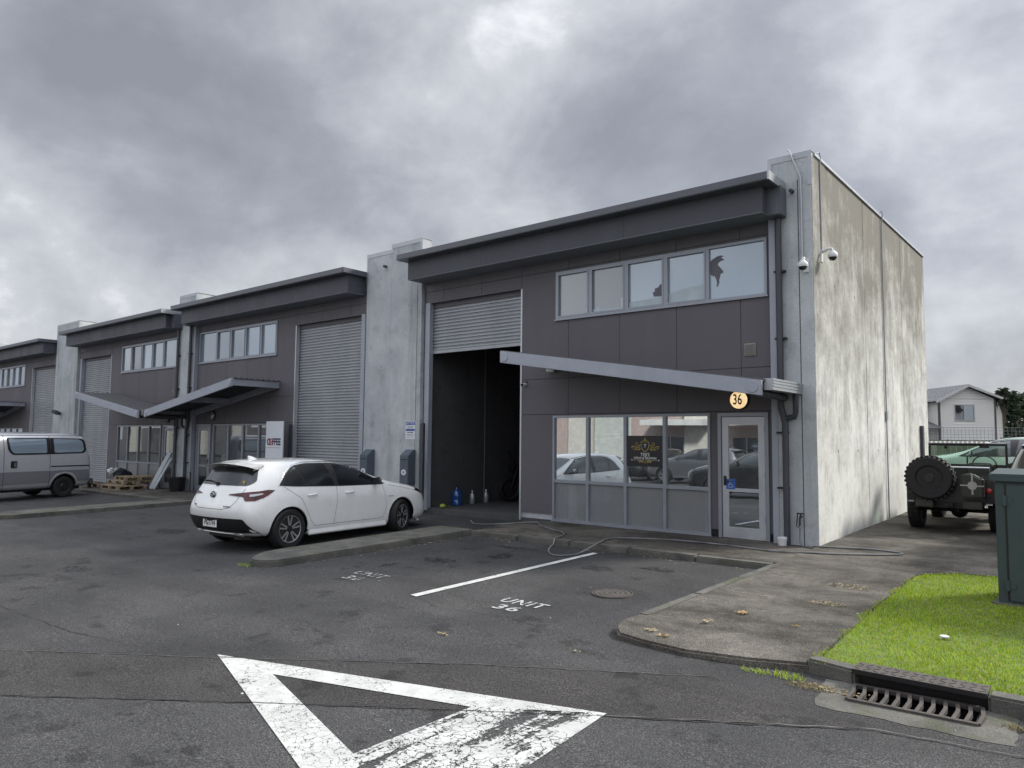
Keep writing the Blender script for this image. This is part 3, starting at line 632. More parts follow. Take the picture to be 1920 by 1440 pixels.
def wheel(parent, loc, R, w, side, style, steer=0, mats=('rubber', 'metal_dark', 'rim_silver'), rim_r=.68):
    e_ = empty('wheel', loc); e_.parent = parent; e_.rotation_euler = (0, 0, steer + (0 if side > 0 else math.pi))
    m = MB(); rr = R*rim_r
    m.lathe([(rr*.96, -w/2+.02), (rr*1.04, -w/2), (R*.90, -w/2-.004), (R*.975, -w/2+.022), (R, -w/2+.05), (R, w/2-.05), (R*.975, w/2-.022), (R*.90, w/2+.004), (rr*1.04, w/2), (rr*.96, w/2-.02)], (0, 0, 0), 'y', 48)
    if style in ('van', 'off'):
        for k in range(36):
            a = 2*math.pi*k/36
            for q_ in (-.33, 0, .33):
                s_ = len(m.v); m.box(-.018, .018, q_*w-.028, q_*w+.028, R-.004, R+(.014 if style == 'off' else .004)); m.xform(Matrix.Rotation(a + q_*.12, 4, 'Y'), s_)
    m.build('tyre', MAT[mats[0]], e_, smooth=True)
    m = MB(); f = w/2
    if style == 'alloy':
        m.cm = 0; m.lathe([(rr*.97, f-.10), (rr*.97, f-.012), (rr*.93, f-.02), (rr*.9, f-.07), (.02, f-.075)], (0, 0, 0), 'y', 40)
        m.cm = 1; m.lathe([(rr*.985, f-.014), (rr*.985, f-.003), (rr*.945, f-.006), (rr*.945, f-.02)], (0, 0, 0), 'y', 40, False)
        for k in range(5):
            a0 = 2*math.pi*k/5
            for da in (-.24, .24):
                s_ = len(m.v)
                m.add([(-.012, f-.018, rr*.16), (.012, f-.018, rr*.16), (.012, f-.010, rr*.94), (-.012, f-.010, rr*.94), (-.016, f-.05, rr*.14), (.016, f-.05, rr*.14), (.015, f-.04, rr*.94), (-.015, f-.04, rr*.94)],
                      [(0,1,2,3),(7,6,5,4),(0,4,5,1),(1,5,6,2),(2,6,7,3),(3,7,4,0)])
                m.xform(Matrix.Rotation(a0, 4, 'Y') @ Matrix.Translation((0, 0, 0)) @ Matrix.Rotation(da*.82, 4, 'Y'), s_)
        m.cm = 0; m.lathe([(.06, f-.06), (.055, f-.012), (.03, f-.008)], (0, 0, 0), 'y', 20)
        for k in range(5):
            a = 2*math.pi*(k+.5)/5; m.lathe([(.012, f-.05), (.012, f-.02)], (.048*math.sin(a)*1.6, 0, .048*math.cos(a)*1.6), 'y', 8)
    else:
        m.cm = 0; m.lathe([(rr*.98, f-.10), (rr*.98, f-.015), (rr*.93, f-.03), (rr*.86, f-.065), (rr*.62, f-.05), (rr*.5, f-.02), (.10, f-.025), (.08, f-.0), (.03, f+.0)], (0, 0, 0), 'y', 32)
        m.cm = 1
        for k in range(8 if style == 'off' else 12):
            a = 2*math.pi*k/(8 if style == 'off' else 12); m.lathe([(.022, f-.058), (.022, f-.05)], (rr*.72*math.sin(a), 0, rr*.72*math.cos(a)), 'y', 8)
        for k in range(5):
            a = 2*math.pi*k/5; m.lathe([(.013, f-.03), (.013, f-.008)], (.085*math.sin(a)*1.2, 0, .085*math.cos(a)*1.2), 'y', 8)
    m.build('rim', [MAT[mats[1]], MAT[mats[2]]], e_, smooth=True)
    return e_
def paint(name, c, flake=0, rough=.28, coat=1.0, var=.03):
    t = NT(name); t.obj_co(); n = t.noise(1.2, 3, .5); d = t.noise(5, 6, .65, st=(1, 1, .6))
    lo = tuple(x*(1-var) for x in c)
    t.set(color=t.mix(t.ramp(d, (.5, 0.), (.75, .12)), t.mix(n, lo, c), (.25, .23, .2)), rough=rough, metal=flake, coat=coat, coatr=.05); return t.m
paint('paint_white', (.80, .81, .80), 0, .32); paint('paint_silver', (.52, .53, .56), .35, .35); paint('paint_black', (.012, .013, .015), .2, .2); paint('paint_grey', (.12, .125, .135), .35, .3); paint('paint_slate', (.045, .05, .065), .4, .35)
plain('rim_silver', (.55, .56, .57), .3, metal=.8, var=.05); plain('rim_dark', (.03, .03, .032), .4, metal=.4)
glass('car_glass', (.006, .008, .010), .05, .01, (.8, .88, .9))
glass('car_tint', (.004, .005, .006), .02, .02, (.6, .65, .68))
t = NT('tail_red'); t.obj_co(); t.set(color=t.ramp(t.noise(14, 2, .5), (.35, (.018, .005, .007)), (.65, (.09, .010, .014))), rough=.3, coat=.25)
t = NT('lamp_clear'); t.set(color=(.45, .46, .48), rough=.15, coat=1, metal=.3)
plain('chrome', (.6, .61, .62), .15, metal=1, var=.02); plain('plate_white', (.72, .73, .72), .4, var=.03); plain('ink', (.01, .01, .012), .5); plain('seam', (.07, .072, .075), .7)
def place_text(vs, fs, origin, ux, uy, mb):
    ux, uy = Vector(ux), Vector(uy); n = ux.cross(uy); mb.add([Vector(origin) + ux*v[0] + uy*v[1] + n*v[2] for v in vs], fs)

# white hatchback; x runs from tail to nose, +y is its left
def hatch_rows(sx=1, sz=1, dz=0):
    Z = lambda z: z*sz+dz
    X = [.10, .36, .80, 1.28, 1.90, 2.46, 2.86, 3.24, 3.72, 4.10, 4.30]
    def row(z, w, x0=None, xs=None):
        xs = xs or X; return [((xs[k] if not (k == 0 and x0 is not None) else x0)*sx, w[k], Z(z[k] if isinstance(z, (list, tuple)) else z)) for k in range(11)]
    return [
        row([.24, .22, .20, .175, .165, .165, .165, .18, .20, .20, .19], [.66, .80, .84, .86, .86, .86, .86, .84, .84, .78, .56], .14, [.14, .38, .80, 1.28, 1.9, 2.46, 2.86, 3.24, 3.74, 4.14, 4.34]),
        row([.42, .38, .34, .30, .28, .28, .28, .30, .34, .36, .38], [.77, .875, .91, .905, .895, .895, .895, .90, .92, .86, .60], .05, [.05, .36, .80, 1.28, 1.9, 2.46, 2.86, 3.24, 3.74, 4.20, 4.38]),
        row([.62, .62, .62, .60, .57, .56, .56, .57, .60, .58, .57], [.77, .875, .91, .90, .885, .885, .89, .90, .91, .84, .58], .0, [.0, .36, .80, 1.28, 1.9, 2.46, 2.86, 3.24, 3.74, 4.16, 4.37]),
        row([.80, .81, .82, .80, .77, .76, .755, .76, .775, .735, .70], [.72, .84, .895, .90, .89, .885, .885, .89, .885, .81, .58], .05, [.05, .36, .80, 1.28, 1.9, 2.46, 2.86, 3.24, 3.74, 4.14, 4.32]),
        row([.97, .99, 1.0, .985, .955, .94, .925, .91, .87, .81, .765], [.64, .765, .825, .85, .855, .855, .855, .85, .81, .72, .52], .12, [.12, .36, .82, 1.28, 1.9, 2.46, 2.86, 3.24, 3.72, 4.10, 4.26]),
        row([1.17, 1.21, 1.225, 1.23, 1.225, 1.19, 1.09, .975, .915, .845, .785], [.595, .68, .715, .725, .73, .72, .735, .765, .70, .60, .42], .26, [.26, .46, .84, 1.30, 1.9, 2.38, 2.80, 3.22, 3.70, 4.06, 4.20]),
        row([1.375, 1.395, 1.405, 1.41, 1.39, 1.33, 1.155, .99, .93, .855, .79], [.53, .56, .575, .585, .585, .575, .63, .69, .60, .52, .36], .36, [.36, .56, .88, 1.30, 1.84, 2.26, 2.70, 3.14, 3.66, 4.02, 4.14])]
CROWN = [.03, .035, .04, .045, .045, .045, .04, .035, .035, .03, .02]
def hatchback(loc, rz, label, cat, steer, group=None, body='paint_white', detail=True, sx=1, sz=1, dz=0, plate='PGT714', wr=.325):
    root = empty('parked_car', loc, rz, label, cat, group)
    arch = [(.80*sx, wr-.005, wr+.045), (3.43*sx, wr-.005, wr+.045)]
    me, bvh = car_body(hatch_rows(sx, sz, dz), 7, CROWN, [.06, .10, .12, .10, .10, .12, .06], [.05, .10, .12, .12, .10, .08, .05], arch, .90, MAT[body], MAT['black_plastic'], 3)
    obj('body', me, root)
    Zf = lambda p: [(x*sx, z*sz+dz) for x, z in p]
    for sd in (1, -1):
        # side glass: dark surround then panes
        m = MB(); decal(m, bvh, round_poly(Zf([(.63, 1.02), (.80, 1.20), (.98, 1.325), (1.25, 1.365), (1.90, 1.36), (2.28, 1.30), (2.62, 1.155), (3.02, .955), (2.90, .945), (1.9, .962), (.95, .995)]), [.03, .05, .08, .1, .1, .05, .05, .02, .02, .05, .05]), 'y', sd, .005, .07)
        sw_ = m.build('window_surround', MAT['black_plastic'], root, smooth=True)
        for poly in ([(.70, 1.035), (.84, 1.195), (1.0, 1.30), (1.03, 1.30), (1.14, 1.005), (.96, 1.015)], [(1.06, 1.31), (1.26, 1.345), (1.68, 1.345), (1.76, .985), (1.18, 1.005)], [(1.87, 1.335), (2.24, 1.275), (2.58, 1.14), (2.86, .995), (2.84, .965), (1.86, .98)]):
            m = MB(); decal(m, bvh, round_poly(Zf(poly), .025), 'y', sd, .009, .07); m.build('side_window', MAT['car_glass'], root, smooth=True)
        m = MB(); seam(m, bvh, Zf([(.61, 1.005), (.79, 1.215), (.97, 1.342), (1.25, 1.383), (1.90, 1.378), (2.29, 1.317)]), 'y', sd, .012, .006); m.build('window_trim', MAT['chrome' if body == 'paint_white' else 'black_plastic'], root)
        if detail:
            m = MB(); seam(m, bvh, Zf([(1.80, .97), (1.79, .70), (1.74, .45), (1.72, .335)]), 'y', sd); seam(m, bvh, Zf([(2.93, .95), (2.99, .72), (3.0, .5), (2.93, .36), (2.8, .335), (1.72, .335), (1.30, .335), (1.22, .42), (1.02, .80), (.72, 1.0)]), 'y', sd)
            seam(m, bvh, Zf([(3.10, .93), (3.5, .86), (3.95, .77)]), 'y', sd, .006);
            m.build('door_seams', MAT['seam'], root)
            for hx in (1.15, 2.0):
                m = MB(); P0 = project(bvh, (hx*sx, .845*sz+dz), 'y', sd, .0); P1 = project(bvh, ((hx+.19)*sx, .855*sz+dz), 'y', sd, .0)
                m.tube([P0 + Vector((0, sd*.0, 0)), P0 + Vector((.02, sd*.032, 0)), P1 + Vector((-.02, sd*.032, 0)), P1], [.012, .014, .014, .012], 8); m.build('door_handle', MAT[body], root, smooth=True)
        # skirt and arch lips
        m = MB(); m.add([(1.22*sx, sd*.875, .34+dz), (3.0*sx, sd*.875, .335+dz), (3.02*sx, sd*.90, .20+dz), (1.16*sx, sd*.90, .20+dz), (1.20*sx, sd*.84, .17+dz), (3.0*sx, sd*.84, .17+dz)], [(0,1,2,3),(3,2,5,4),(0,3,4),(1,5,2),(0,4,5,1)])
        m.build('side_skirt', MAT[body], root, bevel=.012)
        for (ax, az, ar) in arch:
            m = MB(); pts = [project(bvh, (ax + (ar+.006)*math.cos(a), az + (ar+.006)*math.sin(a)), 'y', sd, -.012) for a in [math.pi*(k/24*1.06-.03) for k in range(25)]]
            m.tube(pts, .016, 6, False); m.build('arch_lip', MAT[body], root, smooth=True)
        # mirror
        P = project(bvh, (2.72*sx, .99*sz+dz), 'y', sd, 0)
        e_ = empty('door_mirror', tuple(P)); e_.parent = root
        m = MB(); m.box(-.035, .05, sd*.06, sd*.21, -.02, .10); m.build('mirror_cap', MAT['chrome' if body == 'paint_white' else body], e_, bevel=.035, seg=3, smooth=True)
        m = MB(); m.tube([(.02, -.03*sd, -.02), (.02, .12*sd, -.01)], .024, 8); m.box(-.045, -.02, sd*.07, sd*.20, -.012, .09); m.build('mirror_arm', MAT['black_plastic'], e_)
        # tail lamp wrapping the corner, cast along the diagonal
        m = MB(); k = .7071
        # corner coordinates u = (x + sd*y*side)/sqrt2 style: handled from behind and from the side
        decal(m, bvh, round_poly([(sd*.34, .885*sz+dz), (sd*.38, .90*sz+dz), (sd*.80, .955*sz+dz), (sd*.80, .84*sz+dz), (sd*.70, .80*sz+dz), (sd*.62, .865*sz+dz)], .01), 'x-', 1, .008, .04)
        m.build('tail_lamp', MAT['tail_red'], root, smooth=True)
        m = MB(); decal(m, bvh, round_poly(Zf([(.08, .85), (.10, .925), (.44, .965), (.55, .955), (.40, .87), (.20, .80), (.08, .80)]), .01), 'y', sd, .007, .05); m.build('tail_lamp', MAT['tail_red'], root, smooth=True)
        m = MB(); decal(m, bvh, round_poly(Zf([(.14, .865), (.16, .90), (.34, .915), (.34, .895), (.20, .868)]), .008), 'y', sd, .011, .05); m.build('reversing_lamp', MAT['lamp_clear'], root, smooth=True)
        m = MB(); decal(m, bvh, round_poly(Zf([(3.84, .80), (3.98, .825), (4.22, .775), (4.33, .69), (4.22, .69), (4.0, .745)]), .01), 'y', sd, .008, .05); m.build('headlight', MAT['car_glass'], root, smooth=True)
    # rear glass, spoiler, tailgate
    m = MB(); decal(m, bvh, round_poly([(-.60, 1.03*sz+dz), (.60, 1.03*sz+dz), (.66, 1.09*sz+dz), (.56, 1.32*sz+dz), (-.56, 1.32*sz+dz), (-.66, 1.09*sz+dz)], .05), 'x-', 1, .007, .07)
    rg = m.build('rear_window', MAT['car_tint'], root, smooth=True)
    m = MB(); zt = 1.385*sz+dz
    ys = [-.60, -.5, -.3, 0, .3, .5, .60]
    top = [(.50*sx, y, zt+.03 - .06*(y/.6)**2) for y in ys]; tip = [(.10*sx + .10*(y/.6)**2, y, zt-.012 - .05*(y/.6)**2) for y in ys]; und = [(.34*sx, y, zt-.07-.04*(y/.6)**2) for y in ys]
    m.add(top+tip+und, [(i, i+1, i+8, i+7) for i in range(6)] + [(7+i, 8+i, 15+i, 14+i) for i in range(6)] + [(i+14, i+15, i+1, i) for i in range(6)] + [(0, 7, 14), (6, 20, 13)])
    m.build('spoiler', MAT[body], root, smooth=True, bevel=.006)
    m = MB(); m.box(.17*sx, .175*sx+.03, -.12, .12, zt-.048, zt-.036); m.build('brake_light', MAT['tail_red'], root)
    m = MB(); m.add([(.62, -.035, zt+.045), (.62, .035, zt+.045), (.80, .015, zt+.045), (.80, -.015, zt+.045), (.60, -.012, zt+.105), (.60, .012, zt+.105), (.66, 0, zt+.10)], [(0,3,2,1),(0,1,5,4),(1,2,6,5),(2,3,6),(3,0,4,6),(4,5,6)]); m.build('roof_antenna', MAT[body], root, bevel=.004)
    m = MB(); decal(m, bvh, round_poly([(-.70, .53), (.70, .53), (.79, .30), (.74, .235), (-.74, .235), (-.79, .30)], .04), 'x-', 1, .006, .07); m.build('rear_bumper_insert', MAT['black_plastic'], root, smooth=True)
    # windscreen
    m = MB(); decal(m, bvh, round_poly([(2.36*sx, -.50), (2.36*sx, .50), (3.04*sx, .62), (3.08*sx, 0), (3.04*sx, -.62)], .04), 'z', 1, .006, .08); m.build('windscreen', MAT['car_glass'], root, smooth=True)
    if detail:
        m = MB(); c_ = project(bvh, (.20, 1.05), 'x-', 1, .02); d_ = project(bvh, (-.12, 1.10), 'x-', 1, .022); e2 = project(bvh, (.52, 1.045), 'x-', 1, .02)
        m.tube([project(bvh, (-.02, 1.045), 'x-', 1, .03), project(bvh, (.22, 1.08), 'x-', 1, .025), project(bvh, (.50, 1.075), 'x-', 1, .02)], .010, 6); m.lathe([(.03, -.02), (.025, .02)], tuple(project(bvh, (0, 1.04), 'x-', 1, .015)), 'x', 12); m.build('rear_wiper', MAT['metal_dark'], rg)
        m = MB(); P = project(bvh, (0, .87), 'x-', 1, .006)
        m.lathe([(.066, 0), (.060, -.008)], tuple(P), 'x', 24); bd = m.build('badge', MAT['ink'], root)
        m = MB()
        def ell(cy, cz, ry, rz_): m.tube([(P.x-.012, P.y+cy+ry*math.cos(a), P.z+cz+rz_*math.sin(a)) for a in [2*math.pi*k/24 for k in range(25)]], .0048, 5, False)
        ell(0, 0, .062, .045); ell(0, 0, .019, .040); ell(0, .014, .040, .017); m.build('badge_rings', MAT['chrome'], bd)
        m = MB(); seam(m, bvh, [(-.60, .99), (-.55, .80), (-.46, .70), (-.3, .665), (.3, .665), (.46, .70), (.55, .80), (.60, .99)], 'x-', 1, .007); m.build('tailgate_seam', MAT['seam'], root)
        Pp = project(bvh, (0, .44), 'x-', 1, .012)
        m = MB(); m.box(Pp.x-.012, Pp.x-.004, -.18, .18, .375, .50); pl = m.build('number_plate', MAT['plate_white'], root, bevel=.003)
        m = MB(); v_, f_ = text_mesh(plate, .115, .001, bold=.003, sx=.72); place_text(v_, f_, (Pp.x-.0135, 0, .44), (0, -1, 0), (0, 0, 1), m); m.build('plate_lettering', MAT['ink'], pl)
        m = MB(); pg = [project(bvh, (y, .275), 'x-', 1, .006) for y in (-.48, -.3, 0, .3, .48)]; m.tube(pg, .014, 8); m.build('bumper_garnish', MAT['rim_silver'], root, smooth=True)
        for sd in (1, -1):
            m = MB(); pe = project(bvh, (sd*.5, .275), 'x-', 1, 0); m.box(pe.x-.03, pe.x+.05, sd*.50-.12, sd*.50+.12, .25, .30); m.build('exhaust_trim', MAT['chrome'], root, bevel=.02)
        for sd in (1, -1):
            m = MB(); v_, f_ = text_mesh('HYBRID', .035, .0006, sx=1.2); P_ = project(bvh, (3.12, .72), 'y', sd, .004); place_text(v_, f_, P_, (-sd if sd > 0 else 1, 0, 0), (0, 0, 1), m); m.build('fender_badge', MAT['chrome'], root)
        m = MB(); P_ = project(bvh, (-.52, 1.075), 'x-', 1, .012); m.lathe([(.032, 0), (.032, -.003)], tuple(P_), 'x', 16); m.build('sticker', plain('sticker_yellow', (.55, .42, .06), .5), rg)
        for y0, n_ in ((.46, 3), (-.34, 6)):
            m = MB()
            for k_ in range(n_): P_ = project(bvh, (y0-k_*.026, .71), 'x-', 1, .003); m.box(P_.x-.004, P_.x, P_.y-.009, P_.y+.009, .70, .722)
            m.build('tailgate_badge', MAT['chrome'], root)
    m = MB(); pf = [project(bvh, (y, .24+dz), 'x+', 1, .0) for y in (-.78, -.6, -.3, 0, .3, .6, .78)]; m.tube([(p.x-.02, p.y, .20+dz) for p in pf], .022, 6); m.build('front_splitter', MAT[body], root, smooth=True)
    m = MB(); decal(m, bvh, round_poly([(-.5, .52*sz+dz), (.5, .52*sz+dz), (.62, .28*sz+dz), (-.62, .28*sz+dz)], .03), 'x+', 1, .006, .08); m.build('front_grille', MAT['black_plastic'], root, smooth=True)
    for (ax, az, ar), st_ in zip(arch, (0, steer)):
        for sd in (1, -1): wheel(root, (ax, sd*.785, wr), wr, .215, sd, 'alloy', st_)
    m = MB(); m.box(.3*sx, 3.9*sx, -.55, .55, .17+dz*.5, .24+dz); m.build('underside', MAT['black_plastic'], root)
    return root
def ztilt(o, sx_, sy_): pass
hatchback((-6.86+.80*math.sin(rad(-5.5))*-1 - .785*math.cos(rad(5.5)), -5.06-.80*math.cos(rad(5.5))-.07, gz(-7.4, -4.0)-.02), rad(95.5), 'white hatchback with two-tone alloy wheels, parked nose-in between the kerb islands', 'car', rad(16))

paint('paint_van_lower', (.25, .255, .275), .35, .35)
def van(loc, rz):
    root = empty('parked_van', loc, rz, 'silver van with tinted side windows, cut off by the left edge', 'van')
    X = [.04, .32, .95, 1.7, 2.6, 3.4, 3.95, 4.35, 4.62]
    def row(z, w, xs): return [(xs[k], w[k] if isinstance(w, list) else w, z[k] if isinstance(z, list) else z) for k in range(9)]
    rows = [row([.34, .30, .30, .27, .27, .27, .28, .3, .32], [.78, .82, .83, .83, .83, .83, .83, .8, .68], [.10, .3, .95, 1.7, 2.6, 3.4, 3.95, 4.35, 4.6]),
            row(.55, [.82, .85, .855, .855, .855, .855, .85, .83, .72], [.02, .3, .95, 1.7, 2.6, 3.4, 3.95, 4.35, 4.68]),
            row(.86, [.82, .85, .855, .855, .855, .855, .85, .82, .70], [.03, .3, .95, 1.7, 2.6, 3.4, 3.95, 4.30, 4.62]),
            row(1.24, [.80, .84, .845, .845, .845, .845, .83, .79, .66], [.08, .3, .95, 1.7, 2.6, 3.3, 3.75, 4.05, 4.3]),
            row(1.60, [.76, .80, .81, .81, .81, .80, .78, .72, .60], [.17, .36, .95, 1.7, 2.6, 3.15, 3.45, 3.65, 3.85]),
            row([1.87, 1.90, 1.905, 1.905, 1.905, 1.90, 1.88, 1.84, 1.78], [.68, .74, .75, .75, .75, .74, .72, .68, .58], [.26, .42, .95, 1.7, 2.5, 2.95, 3.2, 3.4, 3.55])]
    me, bvh = car_body(rows, 7, [.05, .07, .08, .085, .085, .085, .08, .06, .05], [.05]*6, [.06]*6, [(.95, .33, .385), (3.75, .33, .385)], .855, MAT['paint_silver'], MAT['black_plastic'], 3)
    obj('body', me, root)
    for sd in (1, -1):
        m = MB(); decal(m, bvh, [(.16, .84), (2.7, .82), (4.5, .82), (4.5, .46), (4.2, .46), (4.1, .72), (3.75, .76), (3.4, .72), (3.3, .44), (1.40, .46), (1.33, .6), (1.2, .74), (.95, .79), (.7, .74), (.57, .6), (.53, .50), (.10, .50)], 'y', sd, .005, .1); m.build('lower_panel', MAT['paint_van_lower'], root, smooth=True)
        m = MB(); decal(m, bvh, round_poly([(.28, 1.80), (1.40, 1.82), (1.40, 1.325), (.36, 1.345), (.25, 1.42)], [.18, .02, .02, .06, .10]), 'y', sd, .006, .1); decal(m, bvh, round_poly([(1.41, 1.82), (2.66, 1.82), (2.62, 1.45), (2.50, 1.315), (1.41, 1.325)], [.02, .08, .12, .15, .02]), 'y', sd, .006, .1); m.build('window_surround', MAT['black_plastic'], root, smooth=True)
        for poly, r in (([(.38, 1.77), (1.30, 1.79), (1.28, 1.37), (.42, 1.385), (.335, 1.45)], [.14, .04, .06, .06, .1]), ([(1.52, 1.79), (2.60, 1.79), (2.55, 1.47), (2.46, 1.36), (1.50, 1.37)], [.04, .06, .1, .1, .05])):
            m = MB(); decal(m, bvh, round_poly(poly, r), 'y', sd, .010, .1); m.build('side_window', MAT['glass_film'], root, smooth=True)
        m = MB(); decal(m, bvh, round_poly([(2.85, 1.79), (3.35, 1.74), (3.85, 1.25), (2.85, 1.27)], .05), 'y', sd, .008, .1); m.build('side_window', MAT['car_glass'], root, smooth=True)
        m = MB()
        for ln in ([(1.41, 1.9), (1.41, .30)], [(2.73, 1.9), (2.73, .3)], [(.02, .49), (.55, .49)]): seam(m, bvh, ln, 'y', sd, .012, .007)
        seam(m, bvh, [(.14, .955), (1.38, .955)], 'y', sd, .035, .007); seam(m, bvh, [(.1, 1.885), (3.2, 1.89)], 'y', sd, .012, .008); m.build('panel_seams', MAT['metal_dark'], root)
        m = MB(); seam(m, bvh, [(.10, .845), (2.7, .835), (4.4, .82)], 'y', sd, .03, .009); m.build('side_moulding', MAT['paint_silver'], root)
        m = MB(); decal(m, bvh, round_poly([(2.36, 1.14), (2.54, 1.14), (2.54, .93), (2.36, .93)], .03), 'y', sd, .008, .1); hd = m.build('handle_recess', MAT['black_plastic'], root)
        m = MB(); P = project(bvh, (2.41, 1.03), 'y', sd, .012); m.box(P.x-.03, P.x+.03, P.y-.012, P.y+.012, .95, 1.10); m.build('door_handle', MAT['chrome'], hd, bevel=.008)
        m = MB(); decal(m, bvh, round_poly([(.06, 1.26), (.14, 1.26), (.13, .90), (.04, .90)], .01), 'y', sd, .008, .1); m.build('tail_lamp', MAT['tail_red'], root)
        m = MB(); pts = [project(bvh, (.95+.395*math.cos(a), .33+.395*math.sin(a)), 'y', sd, -.005) for a in [math.pi*k/20 for k in range(21)]]; m.tube(pts, .018, 6, False); m.build('arch_lip', MAT['paint_grey'], root, smooth=True)
        m = MB(); P = project(bvh, (3.7, 1.3), 'y', sd, 0); m.box(P.x-.04, P.x+.06, P.y+sd*.05, P.y+sd*.24, 1.25, 1.5); m.build('door_mirror', MAT['black_plastic'], root, bevel=.03)
        for ax in (.95, 3.75): wheel(root, (ax, sd*.755, .32), .32, .19, sd, 'van', 0, rim_r=.58, mats=('rubber', 'rim_dark', 'metal_dark'))
    m = MB(); decal(m, bvh, round_poly([(-.64, 1.26), (.64, 1.26), (.60, 1.76), (-.60, 1.76)], .08), 'x-', 1, .006, .1); m.build('rear_window', MAT['car_glass'], root, smooth=True)
    m = MB(); decal(m, bvh, round_poly([(3.1, -.6), (3.1, .6), (4.0, .66), (4.0, -.66)], .05), 'z', 1, .006, .1); m.build('windscreen', MAT['car_glass'], root, smooth=True)
    m = MB(); m.box(-.05, .10, -.80, .80, .36, .54); m.build('rear_bumper', MAT['paint_grey'], root, bevel=.03)
    m = MB(); m.tube([(.12, -.60, 1.78), (.0, -.66, 1.72), (-.06, -.68, 1.62)], .012, 6); m.lathe([(.06, 0), (.05, -.03)], (-.07, -.69, 1.60), 'x', 12); m.build('rear_mirror', MAT['black_plastic'], root)
    m = MB(); m.box(.3, 4.3, -.6, .6, .22, .34); m.build('underside', MAT['black_plastic'], root)
    return root
# its rear corner towards the units
vy = rad(-13); rv = Vector((math.sin(vy), math.cos(vy), 0)); nose = math.atan2(-rv.y, -rv.x); lf = Vector((math.cos(nose+math.pi/2), math.sin(nose+math.pi/2), 0))
vc = Vector((-21.6, -3.27, 0)) + rv*.95 - lf*.84
van((vc.x, vc.y, gz(-21.6, -3.3)), nose)
# other cars: one slate car behind the utility cabinet, one pale green beyond the jeep, dark ones across the yard
def rails(root, sx, sz, dz, mat='chrome'):
    for sd in (1, -1):
        m = MB(); z = 1.40*sz+dz+.05; m.tube([(.62*sx, sd*.56, z-.05), (.7*sx, sd*.56, z+.02), (2.0*sx, sd*.56, z+.02), (2.15*sx, sd*.56, z-.05)], .016, 6); m.build('roof_rail', MAT[mat], root, smooth=True)
k = hatchback((3.20, .05, gz(3, .5)+.07), rad(90), 'slate grey car with silver roof rails, mostly hidden behind the green utility cabinet', 'car', 0, body='paint_slate', detail=False, sx=1.02, sz=1.15, dz=.03, wr=.35); rails(k, 1.02, 1.15, .05)
paint('paint_pale_green', (.50, .62, .54), 0, .35)
k = hatchback((3.3, 12.1, gz(3, 8)+.07), rad(180), 'pale green car seen through the windscreen of the jeep', 'car', 0, body='paint_pale_green', detail=False, sx=1.03, sz=1.12, dz=.03, wr=.35)
k = hatchback((-3.6, -13.3, gz(-5, -13)), rad(168), 'black car with roof rails standing across the yard', 'car', 0, body='paint_black', detail=False, sx=1.08, sz=1.15, dz=.04, wr=.36, group='cars across the yard'); rails(k, 1.08, 1.15, .04)
k = hatchback((-9.5, -20.5, gz(-9, -20)), rad(178), 'dark grey car standing across the yard before the pale doors', 'car', 0, body='paint_grey', detail=False, sx=1.08, sz=1.12, dz=.04, wr=.36, group='cars across the yard')
k = hatchback((-15.5, -25.5, gz(-15, -25)), rad(95), 'black car parked nose-in at the building across the yard', 'car', 0, body='paint_black', detail=False, sx=1.08, sz=1.12, dz=.04, wr=.36, group='cars across the yard')
